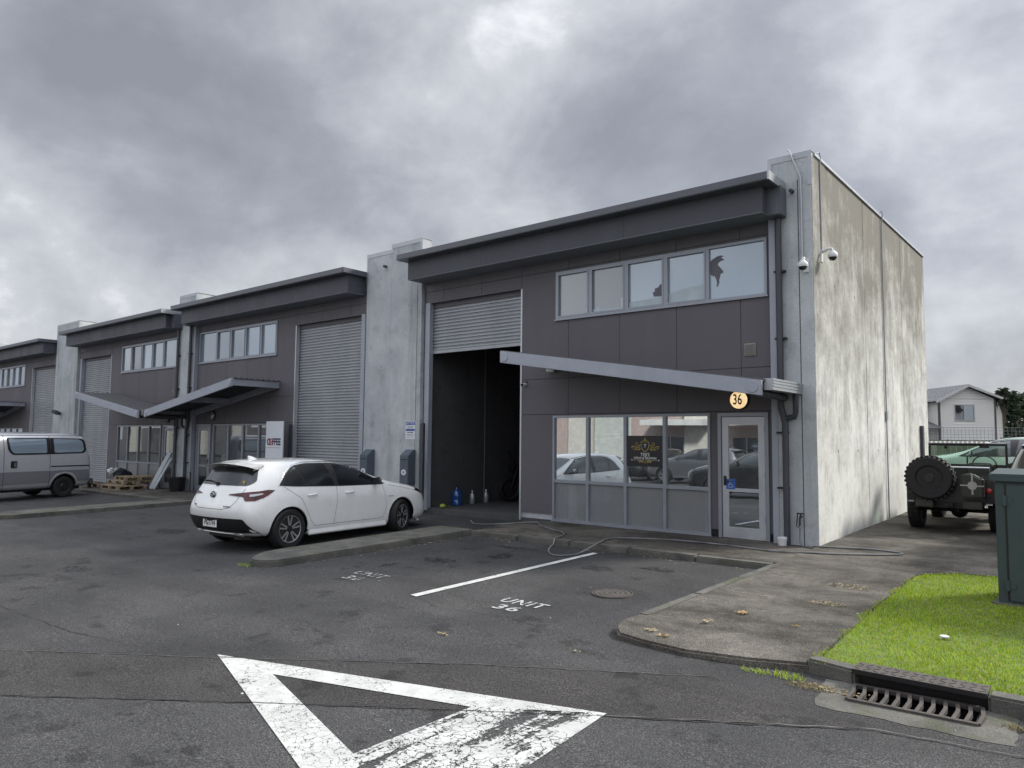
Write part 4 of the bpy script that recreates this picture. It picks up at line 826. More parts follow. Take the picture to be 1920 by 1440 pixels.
# ---------------------------------------------------------------- military jeep (seen from behind)
paint('olive', (.022, .026, .020), 0, .45, .3); plain('can_strap', (.36, .35, .33), .6); plain('lens_red', (.45, .02, .03), .25, coat=1)
def jeep(loc, rz):
    r = empty('jeep', loc, rz, 'dark green open military jeep with spare wheel and fuel can on its tail', 'jeep')
    # x to its right, y forward, z up; tail at y=0
    m = MB(); m.prism([(0, .52), (0, 1.02), (1.30, 1.02), (1.36, .86), (1.85, .86), (1.95, 1.08), (2.15, 1.08), (2.15, .52)], 'x', -.66, -.63); m.prism([(0, .52), (0, 1.02), (1.30, 1.02), (1.36, .86), (1.85, .86), (1.95, 1.08), (2.15, 1.08), (2.15, .52)], 'x', .63, .66)
    m.box(-.63, .63, 0, .03, .52, 1.0); m.box(-.63, .63, .03, 2.15, .52, .56); m.box(-.63, .63, 2.05, 2.15, .56, 1.1); b = m.build('tub', MAT['olive'], r, bevel=.012)
    m = MB(); m.prism([(2.15, .55), (2.15, 1.08), (3.10, 1.0), (3.14, .6)], 'x', -.42, .42); m.build('bonnet', MAT['olive'], r, bevel=.03)
    for sd in (-1, 1):
        m = MB(); m.prism([(2.2, .72), (2.3, .84), (3.1, .84), (3.2, .78), (3.1, .80), (2.3, .80)], 'x', sd*.42, sd*.76); m.build('fender', MAT['olive'], r, bevel=.006)
        m = MB(); m.prism([(.12, .52), (.12, .82), (.9, .82), (1.05, .7), (1.05, .52)], 'x', sd*.40, sd*.63); m.build('wheel_well', MAT['olive'], r, bevel=.01)
        m = MB(); m.tube([(sd*.66, .25, 1.04), (sd*.66, .25, 1.12)], .02, 6); m.tube([(sd*.62, .10, 1.03), (sd*.66, .6, 1.05)], .012, 6); m.build('grab_rail', MAT['olive'], r)
        m = MB(); m.lathe([(.042, .0), (.048, -.02), (.042, -.045), (.03, -.05)], (sd*.585, 0, .74), 'y', 16); m.build('tail_light', MAT['lens_red'], r, smooth=True)
        m = MB(); m.box(sd*.585-.06, sd*.585+.06, -.02, 0, .54, .64); m.build('lamp_bracket', MAT['metal_dark'], r); m = MB(); m.box(sd*.585-.045, sd*.585+.045, -.035, -.02, .50, .525); m.build('reflector', MAT['lamp_clear'], r)
        m = MB(); m.box(sd*.36-.14, sd*.36+.14, -.16, -.02, .43, .56); m.build('bumperette', MAT['olive'], r, bevel=.012)
        for ay in (.62, 2.65):
            w = empty('wheel', (sd*.62, ay, .37)); w.parent = r; wheel_parts(w, .37, .19, sd)
    m = MB(); m.box(-.5, .5, .0, .10, .42, .52); m.box(-.36, -.28, .1, 3.1, .40, .5); m.box(.28, .36, .1, 3.1, .40, .5); m.tube([(-.55, .62, .36), (.55, .62, .36)], .045, 8); m.lathe([(.03, -.16), (.12, -.09), (.14, 0), (.12, .09), (.03, .16)], (.05, .62, .35), 'y', 14); m.build('chassis', MAT['metal_dark'], r)
    m = MB(); m.box(-.05, .07, -.14, 0, .45, .52); m.tube([(-.0, -.14, .48), (.0, -.2, .48)], .02, 8); m.build('tow_hitch', MAT['metal_dark'], r)
    # spare wheel
    w = empty('spare_wheel', (-.26, -.15, .93)); w.parent = r; w.rotation_euler = (0, 0, math.pi/2); wheel_parts(w, .375, .19, 1, True)
    # fuel can in its carrier, with straps
    m = MB(); m.prism([(.20, .62), (.20, .99), (.25, 1.03), (.37, 1.03), (.47, .965), (.54, .955), (.54, .62)], 'y', -.22, -.04); can = m.build('fuel_can', MAT['olive'], r, bevel=.025, seg=3)
    m = MB(); m.lathe([(.07, 0), (.07, -.008)], (.375, -.222, .83), 'y', 24); m.box(.362, .388, -.226, -.221, .90, 1.02); m.box(.362, .388, -.226, -.221, .68, .76); m.box(.20, .31, -.226, -.221, .82, .84); m.box(.44, .545, -.226, -.221, .815, .835); m.build('can_straps', MAT['can_strap'], can)
    # seats, wheel, windscreen
    for x in (-.33, .33):
        m = MB(); m.tube([(x-.2, 1.15, .75), (x-.2, 1.05, 1.12), (x-.16, 1.04, 1.17), (x+.16, 1.04, 1.17), (x+.2, 1.05, 1.12), (x+.2, 1.15, .75)], .014, 6); m.box(x-.19, x+.19, 1.05, 1.09, .85, 1.15); m.box(x-.2, x+.2, 1.1, 1.5, .72, .8); m.build('seat', MAT['olive'], r, bevel=.006)
    m = MB(); m.tube([(-.55, .5, .82), (-.55, .42, 1.11), (.55, .42, 1.11), (.55, .5, .82)], .018, 8); m.build('rear_seat_rail', MAT['rim_silver'], r, smooth=True)
    m = MB(); m.tube([(.33+.19*math.cos(a), 1.62-.08*math.sin(a), 1.13+.17*math.sin(a)) for a in [2*math.pi*k/20 for k in range(21)]], .012, 6, False); m.tube([(.33, 1.62, 1.13), (.33, 1.95, .95)], .015, 6); m.beam((.15, 1.62, 1.13), (.51, 1.62, 1.13), .02, .01); m.build('steering_wheel', MAT['black_plastic'], r, smooth=True)
    m = MB(); z0, z1 = 1.08, 1.53
    for q in ((-.66, .66, z1-.045, z1), (-.66, .66, z0, z0+.05), (-.66, -.62, z0+.05, z1-.045), (.62, .66, z0+.05, z1-.045), (-.012, .012, z0+.05, z0+.2)): m.box(q[0], q[1], 2.0, 2.04, q[2], q[3])
    wf = m.build('windscreen_frame', MAT['metal_dark'], r, bevel=.006)
    m = MB(); m.box(-.62, .62, 2.015, 2.021, z0+.05, z1-.045); gl = NT('screen_glass'); tr = gl.N('ShaderNodeBsdfTransparent', {'Color': (.84, .94, .87)}); g2 = gl.N('ShaderNodeBsdfGlossy', {'Roughness': .02}); mx = gl.N('ShaderNodeMixShader'); gl.put(mx.inputs[0], .05); gl.l.new(tr.outputs[0], mx.inputs[1]); gl.l.new(g2.outputs[0], mx.inputs[2]); gl.l.new(mx.outputs[0], gl.o.inputs[0]); m.build('windscreen_glass', gl.m, wf)
    m = MB()
    for k in range(13): s_ = len(m.v); m.box(-.60+k*.075, -.555+k*.075, 1.7, 2.2, z1+.012, z1+.04)
    m.box(-.62, .62, 1.72, 1.76, z1+.0, z1+.012); m.box(-.62, .62, 2.14, 2.18, z1+.0, z1+.012); m.build('roof_slats', MAT['white_plastic'], wf)
    m = MB(); m.tube([(.30, 1.98, z1-.03), (.30, 1.93, z1-.06)], .012, 6); m.box(.22, .38, 1.92, 1.935, z1-.085, z1-.04); m.tube([(-.35, 1.99, z1-.05), (-.35, 1.96, z1-.09)], .03, 8); m.build('wiper_motor', MAT['black_plastic'], wf)
    return r
def wheel_parts(e_, R, w, side, spare=False):
    if not spare: e_.rotation_euler = (0, 0, math.pi/2 if side < 0 else -math.pi/2)
    rr = R*.56; m = MB()
    m.lathe([(rr*.96, -w/2+.02), (rr*1.04, -w/2), (R*.90, -w/2-.004), (R*.97, -w/2+.02), (R, -w/2+.045), (R, w/2-.045), (R*.97, w/2-.02), (R*.90, w/2+.004), (rr*1.04, w/2), (rr*.96, w/2-.02)], (0, 0, 0), 'y', 44)
    for k in range(30):
        a = 2*math.pi*k/30
        for q_ in (-1, 1): s_ = len(m.v); m.box(-.02, .02, q_*w*.27-w*.2, q_*w*.27+w*.2, R-.006, R+.014); m.xform(Matrix.Rotation(a + q_*.05, 4, 'Y'), s_)
    m.xform(Matrix.Rotation(math.pi/2 if spare else 0, 4, 'Z')); m.build('tyre', MAT['rubber'], e_, smooth=True)
    m = MB(); f = w/2; m.lathe([(rr*.98, f-.08), (rr*.98, f-.01), (rr*.92, f-.03), (rr*.86, f-.06), (rr*.6, f-.045), (.09, f-.03), (.07, f-.01), (.02, f-.01)], (0, 0, 0), 'y', 28)
    m.cm = 1
    for k in range(8): a = 2*math.pi*k/8; m.lathe([(.02, f-.058), (.02, f-.05)], (rr*.74*math.sin(a), 0, rr*.74*math.cos(a)), 'y', 8)
    m.xform(Matrix.Rotation(math.pi/2 if spare else 0, 4, 'Z')); m.build('rim', [MAT['rim_dark'], MAT['rubber']], e_, smooth=True)
jeep((1.34, 2.62, gz(1, 3)+.09), rad(0))

# ---------------------------------------------------------------- small things on and by the units
def thing_at(name, loc, label, cat, group=None, rz=0): return empty(name, loc, rz, label, cat, group)
def single(mb, name, mat, label, cat, group=None, **k):
    o = mb.build(name, MAT[mat] if isinstance(mat, str) else mat, **k); return tag(o, label, cat, group)
plain('lb_blue', (.075, .095, .12), .5, var=.1); plain('sign_white', (.62, .65, .70), .5, var=.03); plain('sign_blue', (.03, .05, .28), .5); plain('navy', (.012, .014, .06), .5); plain('red_ink', (.35, .02, .04), .5)
plain('black_board', (.008, .008, .012), .4); plain('gold', (.60, .45, .13), .45, metal=.1); plain('sign_text', (.6, .6, .58), .5); plain('access_blue', (.02, .11, .42), .4)
# window board with crest
sg = thing_at('window_sign', (-3.095, -.0, 1.17), "black window board with gold crest reading TEJI'S WRAP & GRAPHIX", 'sign')
m = MB(); m.box(-.372, .372, -.012, .020, 0, .565); m.build('board', MAT['black_board'], sg)
m = MB(); yy = -.014
def stroke(pts, r=.0042): m.tube([(x, yy, z) for x, z in pts], r, 5)
def arc(cx, cz, r0, r1, a0, a1, n=14): return [(cx+(r0+(r1-r0)*k/n)*math.cos(a0+(a1-a0)*k/n), cz+(r0+(r1-r0)*k/n)*math.sin(a0+(a1-a0)*k/n)) for k in range(n+1)]
stroke([(-.08, .455), (-.045, .448), (0, .468), (.045, .448), (.08, .455), (.083, .40), (.07, .34), (.04, .295), (0, .272), (-.04, .295), (-.07, .34), (-.083, .40), (-.08, .455)], .0055)
for s_ in (-1, 1):
    f_ = lambda L: [(s_*x, z) for x, z in L]
    stroke(f_(arc(.165, .415, .040, .012, -2.6, 3.4))); stroke(f_(arc(.255, .345, .034, .010, 2.8, -3.2))); stroke(f_([(.095, .40), (.13, .365), (.18, .345), (.24, .372), (.285, .355)])); stroke(f_(arc(.125, .325, .024, .008, 2.2, -3.4))); stroke(f_([(.09, .33), (.13, .30), (.19, .31), (.235, .30)])); stroke(f_(arc(.19, .325, .018, .006, -1, 5)))
    stroke(f_([(.0, .50), (.025, .478), (.055, .485)])); stroke(f_([(.02, .085), (.06, .10), (.10, .085), (.15, .10), (.05, .115)])); stroke(f_(arc(.06, .075, .016, .005, 0, 5))); stroke(f_(arc(.11, .085, .014, .005, 0, -5)))
stroke([(0, .47), (0, .53)], .005); stroke([(-.02, .512), (.02, .512)]); stroke([(0, .095), (0, .055)], .005)
m.build('crest', MAT['gold'], sg)
m = MB()
for tx, sz_, z, b in (("T", .09, .375, .002), ("TEJI'S", .085, .215, .0015), ('WRAP & GRAPHIX', .058, .152, .0015)): v_, f_ = text_mesh(tx, sz_, .001, bold=b); place_text(v_, f_, (0, -.0145, z), (1, 0, 0), (0, 0, 1), m)
m.tube([(-.25, -.014, .118), (.25, -.014, .118)], .0025, 5); m.box(-.29, -.265, -.0145, -.013, .108, .128); m.box(.265, .29, -.0145, -.013, .108, .128); m.build('lettering', MAT['sign_text'], sg)
# round lit number lamp
nl = thing_at('number_lamp', (-1.285, 0, 2.35), 'round glowing lamp bearing number 36 above the glass door', 'lamp')
m = MB(); m.lathe([(.168, 0), (.168, -.03), (.155, -.045)], (0, 0, 0), 'y', 36); m.build('lamp_base', MAT['black_plastic'], nl)
t = NT('lamp_glow'); t.obj_co(); a = t.noise(9, 4, .6); t.set(color=(.7, .6, .42), rough=.4, em=t.ramp(a, (.3, (.85, .55, .26)), (.7, (1, .80, .48))), ems=.62)
m = MB(); m.lathe([(.150, -.046), (.148, -.06), (.12, -.085), (.06, -.098), (.001, -.10)], (0, 0, 0), 'y', 36); m.build('lamp_glass', t.m, nl, smooth=True)
m = MB(); v_, f_ = text_mesh('36', .25, .002, bold=.003, sx=.66); place_text(v_, f_, (0, -.103, -.005), (1, 0, 0), (0, 0, 1), m); m.build('number', MAT['ink'], nl)
for (x, z, u) in ((-18.78, 2.30, 'second'), (-21.86, 2.27, 'third')):
    bl = thing_at('bulkhead_lamp', (x, 0, z), f'unlit round lamp above the door of the {u} unit from the right', 'lamp')
    m = MB(); m.lathe([(.16, 0), (.16, -.03), (.15, -.045)], (0, 0, 0), 'y', 28); m.tube([(.0, -.10, .15), (0, -.115, 0), (0, -.1, -.15)], .01, 6); m.build('lamp_base', MAT['black_plastic'], bl)
    m = MB(); m.lathe([(.14, -.046), (.12, -.08), (.06, -.095), (.001, -.098)], (0, 0, 0), 'y', 28); m.build('lamp_glass', MAT['glass_frost'], bl, smooth=True)
# wheelchair sticker on the door
ws = thing_at('access_sticker', (-1.465, 0, .925), 'blue square sticker with a white wheelchair figure on the glass door', 'sticker')
m = MB(); m.box(-.075, .075, -.0015, .0195, -.085, .085); m.build('sticker_base', MAT['access_blue'], ws)
m = MB(); yy = -.003; m.lathe([(.014, 0), (.014, -.001)], (-.012, yy, .055), 'y', 12)
stroke([(-.012, .035), (-.008, -.005), (.025, -.005), (.040, -.045), (.052, -.042)], .005); stroke([(-.010, .02), (.022, .018)], .004); stroke(arc(.0, -.022, .036, .036, 2.1, 5.9), .004); m.build('wheelchair_figure', MAT['sign_text'], ws)
# security cameras
def dome_cam(loc, ax, label):
    c = thing_at('security_camera', loc, label, 'camera', 'dome cameras at the corner'); ox, oy = ax
    m = MB(); 
    if ox: m.box(0, .02, -.045, .045, -.17, .05)
    else: m.box(-.045, .045, -.02, 0, -.17, .05)
    m.build('mount_plate', MAT['white_plastic'], c, bevel=.006)
    d = Vector((ox, oy, 0)); m = MB(); m.tube([d*.01 + Vector((0, 0, 0)), d*.12 + Vector((0, 0, .04)), d*.17 + Vector((0, 0, .03)), d*.18 + Vector((0, 0, -.03))], .024, 10); m.build('arm', MAT['white_plastic'], c, smooth=True)
    p = d*.18; m = MB(); m.lathe([(.03, -.0), (.075, -.05), (.08, -.085), (.075, -.11)], tuple(p), 'z', 24); m.build('housing', MAT['white_plastic'], c, smooth=True)
    m = MB(); m.lathe([(.066, -.10), (.06, -.13), (.04, -.155), (.01, -.165)], tuple(p), 'z', 24); m.build('dome', MAT['tinted'], c, smooth=True)
dome_cam((.0, .30, 4.75), (1, 0), 'white dome camera on a bracket fixed to the stained side wall')
dome_cam((-.10, -.122, 4.52), (0, -1), 'white dome camera on the grey front pier beside the upper window')
c = thing_at('bullet_camera', (-5.93, 0, 2.79), 'small black and white camera on the dark cladding beside the open doorway', 'camera')
m = MB(); m.tube([(0, 0, 0), (0, -.12, -.01)], .035, 12); m.build('camera_body', MAT['white_plastic'], c, smooth=True); m = MB(); m.tube([(0, -.12, -.01), (0, -.135, -.012)], .03, 12); m.tube([(.0, 0, .05), (.05, -.02, .06)], .01, 6); m.build('lens', MAT['tinted'], c)
c = thing_at('bullet_camera', (-5.25, 0, 3.06), 'small grey camera on the cladding under the high end of the canopy', 'camera')
m = MB(); m.tube([(-.08, -.06, 0), (.1, -.06, -.01)], .04, 12); m.box(-.03, .03, -.06, 0, -.02, .02); m.build('camera_body', MAT['white_plastic'], c, smooth=True); m = MB(); m.tube([(-.085, -.06, 0), (-.09, -.06, 0)], .03, 12); m.build('lens', MAT['tinted'], c)
c = thing_at('bullet_camera', (-31.6, -.1, 2.6), 'small dark camera on the concrete pier left of the third unit', 'camera')
m = MB(); m.beam((0, -.05, -.05), (.45, -.4, .03), .16, .12); m.build('camera_body', MAT['dark_pipe'], c)
# notice on the middle pier
ns = thing_at('notice_sign', (-9.355, -.10, 1.62), 'blue and white notice sign on the middle concrete pier', 'sign')
m = MB(); m.box(-.165, .165, -.006, 0, 0, .43); m.build('board', MAT['sign_white'], ns)
m = MB(); m.box(-.155, .155, -.009, -.006, .34, .42); m.box(-.155, .155, -.009, -.006, .20, .245); m.build('band', MAT['sign_blue'], ns)
m = MB(); v_, f_ = text_mesh('NOTICE', .075, .001, bold=.001); place_text(v_, f_, (0, -.0105, .38), (1, 0, 0), (0, 0, 1), m); m.build('heading', MAT['sign_white'], ns)
m = MB(); m.box(-.10, -.02, -.0075, -.006, .155, .175); m.box(.0, .10, -.0075, -.006, .155, .175); m.box(-.11, .11, -.0075, -.006, .30, .306); m.box(-.09, .10, -.0075, -.006, .282, .288)
m.box(-.12, .12, -.0075, -.006, .262, .268); m.box(-.13, .13, -.0075, -.006, .11, .116); m.box(-.11, .11, -.0075, -.006, .09, .096); m.box(-.12, .12, -.0075, -.006, .05, .056); m.build('small_print', MAT['ink'], ns)
# letterboxes, tall slope-topped posts
def letterbox(x, label):
    c = thing_at('letterbox', (x, -.22, gz(x, -.2)+.66), label, 'letterbox', 'letterboxes on the middle pier')
    m = MB(); m.prism([(-.12, 0), (-.12, .66), (.06, .80), (.115, .80), (.115, 0)], 'x', -.15, .15); m.build('box', MAT['lb_blue'], c, bevel=.012)
    m = MB(); m.box(-.11, .11, -.126, -.119, .56, .58); m.build('slot', MAT['ink'], c)
    m = MB(); s0 = len(m.v); m.lathe([(.075, 0), (.075, -.003)], (0, 0, 0), 'y', 24); m.xform(Matrix.Translation((.0, -.122, .27)) @ Matrix.Diagonal((1.15, 1, .9, 1)), s0); pl = m.build('number_plate', MAT['sign_white'], c)
    m = MB(); v_, f_ = text_mesh('B', .075, .001, bold=.002); place_text(v_, f_, (0, -.127, .27), (1, 0, 0), (0, 0, 1), m); m.build('letter', MAT['ink'], pl)
letterbox(-9.30, 'blue-grey letterbox with sloping lid, right of the pair, beside the open doorway'); letterbox(-10.78, 'blue-grey letterbox with sloping lid, left of the pair, beside the closed shutter')
for x, u in ((-8.87, u1), (-14.2, u2)):
    m = MB(); m.box(x-.05, x+.06, -.20, -.13, -.1, 2.0); m.build('door_guard', MAT['dark_pipe'], u, fn=lambda p, u=u: (p[0]-u.location.x, p[1], p[2]-u.location.z), bevel=.01)
# coffee board
cb = thing_at('sign_board', (-14.55, -.42, -.1), 'tall white sign board reading COFFEE beside the second unit windows', 'sign', rz=0)
m = MB(); m.box(-.42, .42, -.03, .0, .55, 2.18); m.build('board', MAT['sign_white'], cb); m = MB(); m.box(-.36, -.31, .0, .05, 0, 2.1); m.box(.31, .36, 0, .05, 0, 2.1); m.build('post', MAT['dark_pipe'], cb)
m = MB(); v_, f_ = text_mesh('C', .26, .002, bold=.008, sx=.85); place_text(v_, f_, (-.275, -.033, 1.60), (1, 0, 0), (0, 0, 1), m); v_, f_ = text_mesh('FFEE', .26, .002, bold=.008, sx=.82); place_text(v_, f_, (.115, -.033, 1.60), (1, 0, 0), (0, 0, 1), m)
v_, f_ = text_mesh('Coffee Machine Sales/Service', .075, .002, bold=.001, sx=.78); place_text(v_, f_, (0, -.033, .76), (1, 0, 0), (0, 0, 1), m); m.box(-.01, .02, -.034, -.031, .60, .66); m.build('lettering', MAT['navy'], cb)
m = MB(); m.lathe([(.085, 0), (.085, -.004), (.06, -.004), (.06, 0)], (-.155, -.031, 1.595), 'y', 24, False); m.lathe([(.035, 0), (.035, -.004)], (-.155, -.031, 1.595), 'y', 16); m.tube([(-.155+.10*math.cos(a), -.033, 1.60+.10*math.sin(a)) for a in [k*.3-.2 for k in range(13)]], .006, 5); m.box(-.33, .33, -.034, -.031, 1.44, 1.448); m.build('emblem', MAT['red_ink'], cb)
# tap, hose and bucket at the corner
tp = thing_at('tap', (-.245, -.13, .45), 'black garden tap on the corner pier with the hose attached', 'tap')
m = MB(); m.tube([(.0, 0, .03), (0, -.09, .03), (0, -.11, -.03), (0, -.11, -.1)], .014, 8); m.build('spout', MAT['metal_dark'], tp, smooth=True)
m = MB(); m.box(-.06, .04, -.07, -.05, .07, .09); m.tube([(0, -.06, .03), (0, -.06, .09)], .01, 6); m.tube([(-.05, -.05, .09), (-.07, -.05, -.12), (-.03, -.06, -.14), (-.01, -.06, .05)], .008, 6); m.build('tap_handle', MAT['metal_dark'], tp)
def smooth_path(pts, n=8):
    o = []; P = [Vector(p) for p in pts]; P = [P[0]*2-P[1]] + P + [P[-1]*2-P[-2]]
    for i in range(1, len(P)-2):
        for k in range(n):
            t_ = k/n; a, b, c, d = P[i-1:i+3]; o.append(.5*((2*b)+(-a+c)*t_+(2*a-5*b+4*c-d)*t_*t_+(-a+3*b-3*c+d)*t_**3))
    o.append(P[-2]); return o
def gw(x, y, h=.014):
    if x > 0: return dz_(x, y) + h
    if y < -2.16: return gz(x, y) + h
    if y < -1.95: return gz(x, y) + .088 + h
    if x > -5.5: return wz(x, y) + h
    return gz(x, y) + h + (max(0, wz(x, y)-gz(x, y)) if x > -6.2 else 0)
hp = [(-.245, -.24, .32), (-.245, -.25, .12), (-.20, -.28, .05), (-.05, -.36, None), (.3, -.30, None), (.75, -.16, None), (1.12, -.22, None), (1.20, -.38, None), (.95, -.62, None), (.3, -.98, None), (-.4, -1.05, None), (-1.1, -.93, None), (-1.9, -.92, None), (-2.55, -1.12, None), (-2.95, -1.45, None), (-2.75, -2.15, None), (-2.75, -2.75, None), (-2.95, -2.98, None), (-3.25, -2.75, None), (-3.55, -2.25, None), (-3.85, -1.5, None), (-4.35, -1.15, None), (-4.95, -.75, None), (-5.3, -.42, None), (-5.75, -.75, None), (-6.4, -.95, None), (-6.9, -.6, None)]
pth = smooth_path([(x, y, z if z is not None else gw(x, y)) for x, y, z in hp], 10); fx = [Vector((p.x, p.y, p.z if i < 30 else max(p.z, gw(p.x, p.y)))) for i, p in enumerate(pth)]
t = NT('hose_grey'); t.set(color=t.ramp(t.noise(3, 2, .5), (.4, (.10, .105, .11)), (.6, (.2, .2, .2))), rough=.5)
m = MB(); m.tube(fx, .013, 8); single(m, 'garden_hose', t.m, 'grey garden hose trailing from the tap along the concrete and over the kerb', 'hose', smooth=True)
b = thing_at('white_tub', (-.50, -.30, gw(-.5, -.3, 0)), 'small white plastic tub standing at the foot of the corner downpipe', 'tub')
m = MB(); m.lathe([(.06, 0), (.07, .09), (.075, .095), (.075, .12), (.07, .12)], (0, 0, 0), 'z', 20); m.build('tub_body', MAT['white_plastic'], b, smooth=True); m = MB(); m.lathe([(.073, .12), (.07, .13), (.02, .132)], (0, 0, 0), 'z', 20); m.build('lid', MAT['white_plastic'], b, smooth=True)
# bottles and motorcycle inside the open doorway
t = NT('blue_plastic'); t.set(color=(.015, .07, .24), rough=.12, coat=1)
bt = thing_at('water_bottle', (-8.86, 1.0, .03), 'blue water cooler bottle by the inner wall of the open doorway', 'bottle')
m = MB(); m.lathe([(.12, 0), (.135, .02), (.135, .12), (.128, .14), (.135, .16), (.135, .27), (.12, .32), (.05, .38), (.03, .41), (.03, .45)], (0, 0, 0), 'z', 24); m.build('bottle_body', t.m, bt, smooth=True); m = MB(); m.lathe([(.034, .44), (.034, .47), (.02, .475)], (0, 0, 0), 'z', 16); m.build('cap', MAT['ink'], bt)
glass('clear_plastic', (.30, .33, .36), .2, .1)
for i, (x, y, lb) in enumerate(((-8.88, 1.58, 'clear plastic bottle between the blue bottle and the motorcycle'), (-8.9, 2.12, 'clear plastic bottle standing close beside the motorcycle wheel'))):
    bt = thing_at('plastic_bottle', (x, y, .03), lb, 'bottle', 'clear bottles inside'); m = MB(); m.lathe([(.06, 0), (.07, .02), (.065, .1), (.07, .18), (.06, .22), (.02, .28), (.02, .31)], (0, 0, 0), 'z', 16); m.build('bottle_body', MAT['clear_plastic'], bt, smooth=True); m = MB(); m.lathe([(.024, .30), (.024, .33)], (0, 0, 0), 'z', 12); m.build('cap', MAT['white_plastic'], bt)
mc = thing_at('motorcycle', (-8.62, 2.72, .03), 'dark motorcycle parked inside the open doorway, partly hidden by the door edge', 'motorcycle', rz=rad(-20))
for y_, nm in ((0, 'front_wheel'), (1.4, 'rear_wheel')):
    m = MB(); m.tube([(0, y_+.27*math.cos(a), .33+.27*math.sin(a)) for a in [2*math.pi*k/28 for k in range(29)]], .06, 8, False); m.lathe([(.18, -.02), (.18, .02)], (0, y_, .33), 'x', 18); m.build(nm, MAT['rubber'], mc, smooth=True)
m = MB(); m.tube([(-.08, 0, .33), (-.08, .22, .95)], .025, 8); m.tube([(.08, 0, .33), (.08, .22, .95)], .025, 8); m.build('fork', MAT['metal_dark'], mc, smooth=True)
m = MB(); m.tube([(-.38, .34, 1.02), (-.25, .24, 1.08), (-.1, .2, .98), (.1, .2, .98), (.25, .24, 1.08), (.38, .34, 1.02)], .016, 8); m.tube([(-.2, .22, 1.05), (-.3, .16, 1.25)], .008, 6); m.tube([(.2, .22, 1.05), (.3, .16, 1.25)], .008, 6); m.lathe([(.05, 0), (.05, .02)], (-.31, .16, 1.26), 'y', 12); m.lathe([(.05, 0), (.05, .02)], (.31, .16, 1.26), 'y', 12); m.build('handlebar', MAT['metal_dark'], mc, smooth=True)
m = MB(); m.prism([(.2, .62), (.25, .95), (.6, 1.0), (.85, .82), (1.5, .86), (1.55, .74), (1.0, .62), (.9, .35), (.4, .35)], 'x', -.14, .14); m.build('tank_and_seat', MAT['paint_black'], mc, bevel=.04, seg=3, smooth=True)
m = MB(); m.lathe([(.10, 0), (.11, .06), (.05, .14)], (0, .0, .86), 'y', 16); m.build('headlight', MAT['metal_dark'], mc, smooth=True)
b = MB(); b.lathe([(.03, 0), (.07, .02), (.075, .05), (.05, .085), (.01, .095)], (-8.55, .22, .04), 'z', 14); single(b, 'ball', plain('lime', (.30, .36, .05), .7), 'yellow-green ball on the ground at the left jamb of the open doorway', 'ball', smooth=True)
# things outside the third unit
plain('wood', (.32, .25, .165), .8, var=.25, vs=6, bump=.4); plain('wood_dark', (.13, .105, .08), .85, var=.3, vs=7); plain('board_white', (.45, .50, .54), .5); plain('cloth_dark', (.012, .014, .022), .9)
def pallet(loc, rz, label, mat='wood', sx=1.0):
    c = thing_at('wooden_pallet', loc, label, 'pallet', 'wooden pallets below the windows', rz)
    m = MB()
    for k in range(7): m.box(-.6*sx, .6*sx, -.5+k*.1505, -.5+k*.1505+.095, .122, .142)
    m.build('top_boards', MAT[mat], c)
    m = MB()
    for x in (-.6, -.05, .5):
        for y in (-.5, -.05, .4): m.box(x*sx, (x+.1)*sx, y, y+.1, .022, .10)
        m.box(x*sx, (x+.1)*sx, -.5, .5, .10, .122)
    m.build('blocks', MAT[mat], c)
    m = MB()
    for y in (-.5, -.05, .4): m.box(-.6*sx, .6*sx, y, y+.1, 0, .022)
    m.build('bottom_boards', MAT[mat], c)
pz = gz(-22.8, -1.2)+.06
pallet((-22.75, -1.0, pz), .05, 'wooden pallet lying flat at the bottom of the right hand stack'); pallet((-22.95, -.72, pz+.145), .02, 'wooden pallet in the middle of the right hand stack', 'wood'); pallet((-22.72, -.66, pz+.29), -.04, 'short wooden pallet on top of the right hand stack', 'wood', .72)
pallet((-24.0, -1.0, pz-.01), -.05, 'wooden pallet behind the tail of the silver van', 'wood_dark')
m = MB(); m.prism([(-24.7, -1.75), (-23.9, -1.72), (-23.85, -1.4), (-24.65, -1.4)], 'z', pz+.15, pz+.19); m.xform(Matrix.Translation((0, 0, 0))); single(m, 'plywood_sheet', 'wood', 'pale plywood offcut on the pallet behind the silver van', 'plywood')
r_ = random.Random(3); m = MB()
bm = bmesh.new(); bmesh.ops.create_icosphere(bm, subdivisions=3, radius=.30)
from mathutils import noise as mn
for v in bm.verts: v.co = Vector((v.co.x*1.2, v.co.y*.8, max(v.co.z*.8, -.12)))*(1+.5*mn.noise(v.co*5)) + Vector((-23.5, -.75, pz+.42))
me = bpy.data.meshes.new('bag'); bm.to_mesh(me); bm.free(); shade(me, 30); o = obj('rubbish_bag', me, None, MAT['cloth_dark']); tag(o, 'black rubbish bag heaped on the pallets below the windows', 'bag')
bm = bmesh.new(); bmesh.ops.create_icosphere(bm, subdivisions=3, radius=.11)
for v in bm.verts: v.co = v.co*(1+1.1*mn.noise(v.co*14)) + Vector((-23.75, -1.0, pz+.56))
me = bpy.data.meshes.new('bag'); bm.to_mesh(me); bm.free(); shade(me, 30); o = obj('rubbish_bag', me, None, MAT['white_plastic']); tag(o, 'small whitish bag on top of the black rubbish bag', 'bag')
for i, (x, l) in enumerate(((-24.65, 'left'), (-24.25, 'right'))):
    m = MB(); z0 = gz(x, -.5)+.05; m.tube([(x-.12, -.5, z0), (x-.12, -.5, z0+.55), (x-.08, -.5, z0+.62), (x+.04, -.5, z0+.64), (x+.12, -.5, z0+.58), (x+.12, -.5, z0)], .03, 8); single(m, 'hoop_bollard', 'alu_light', f'{l} one of two low metal hoops behind the silver van', 'bollard', 'metal hoops', smooth=True)
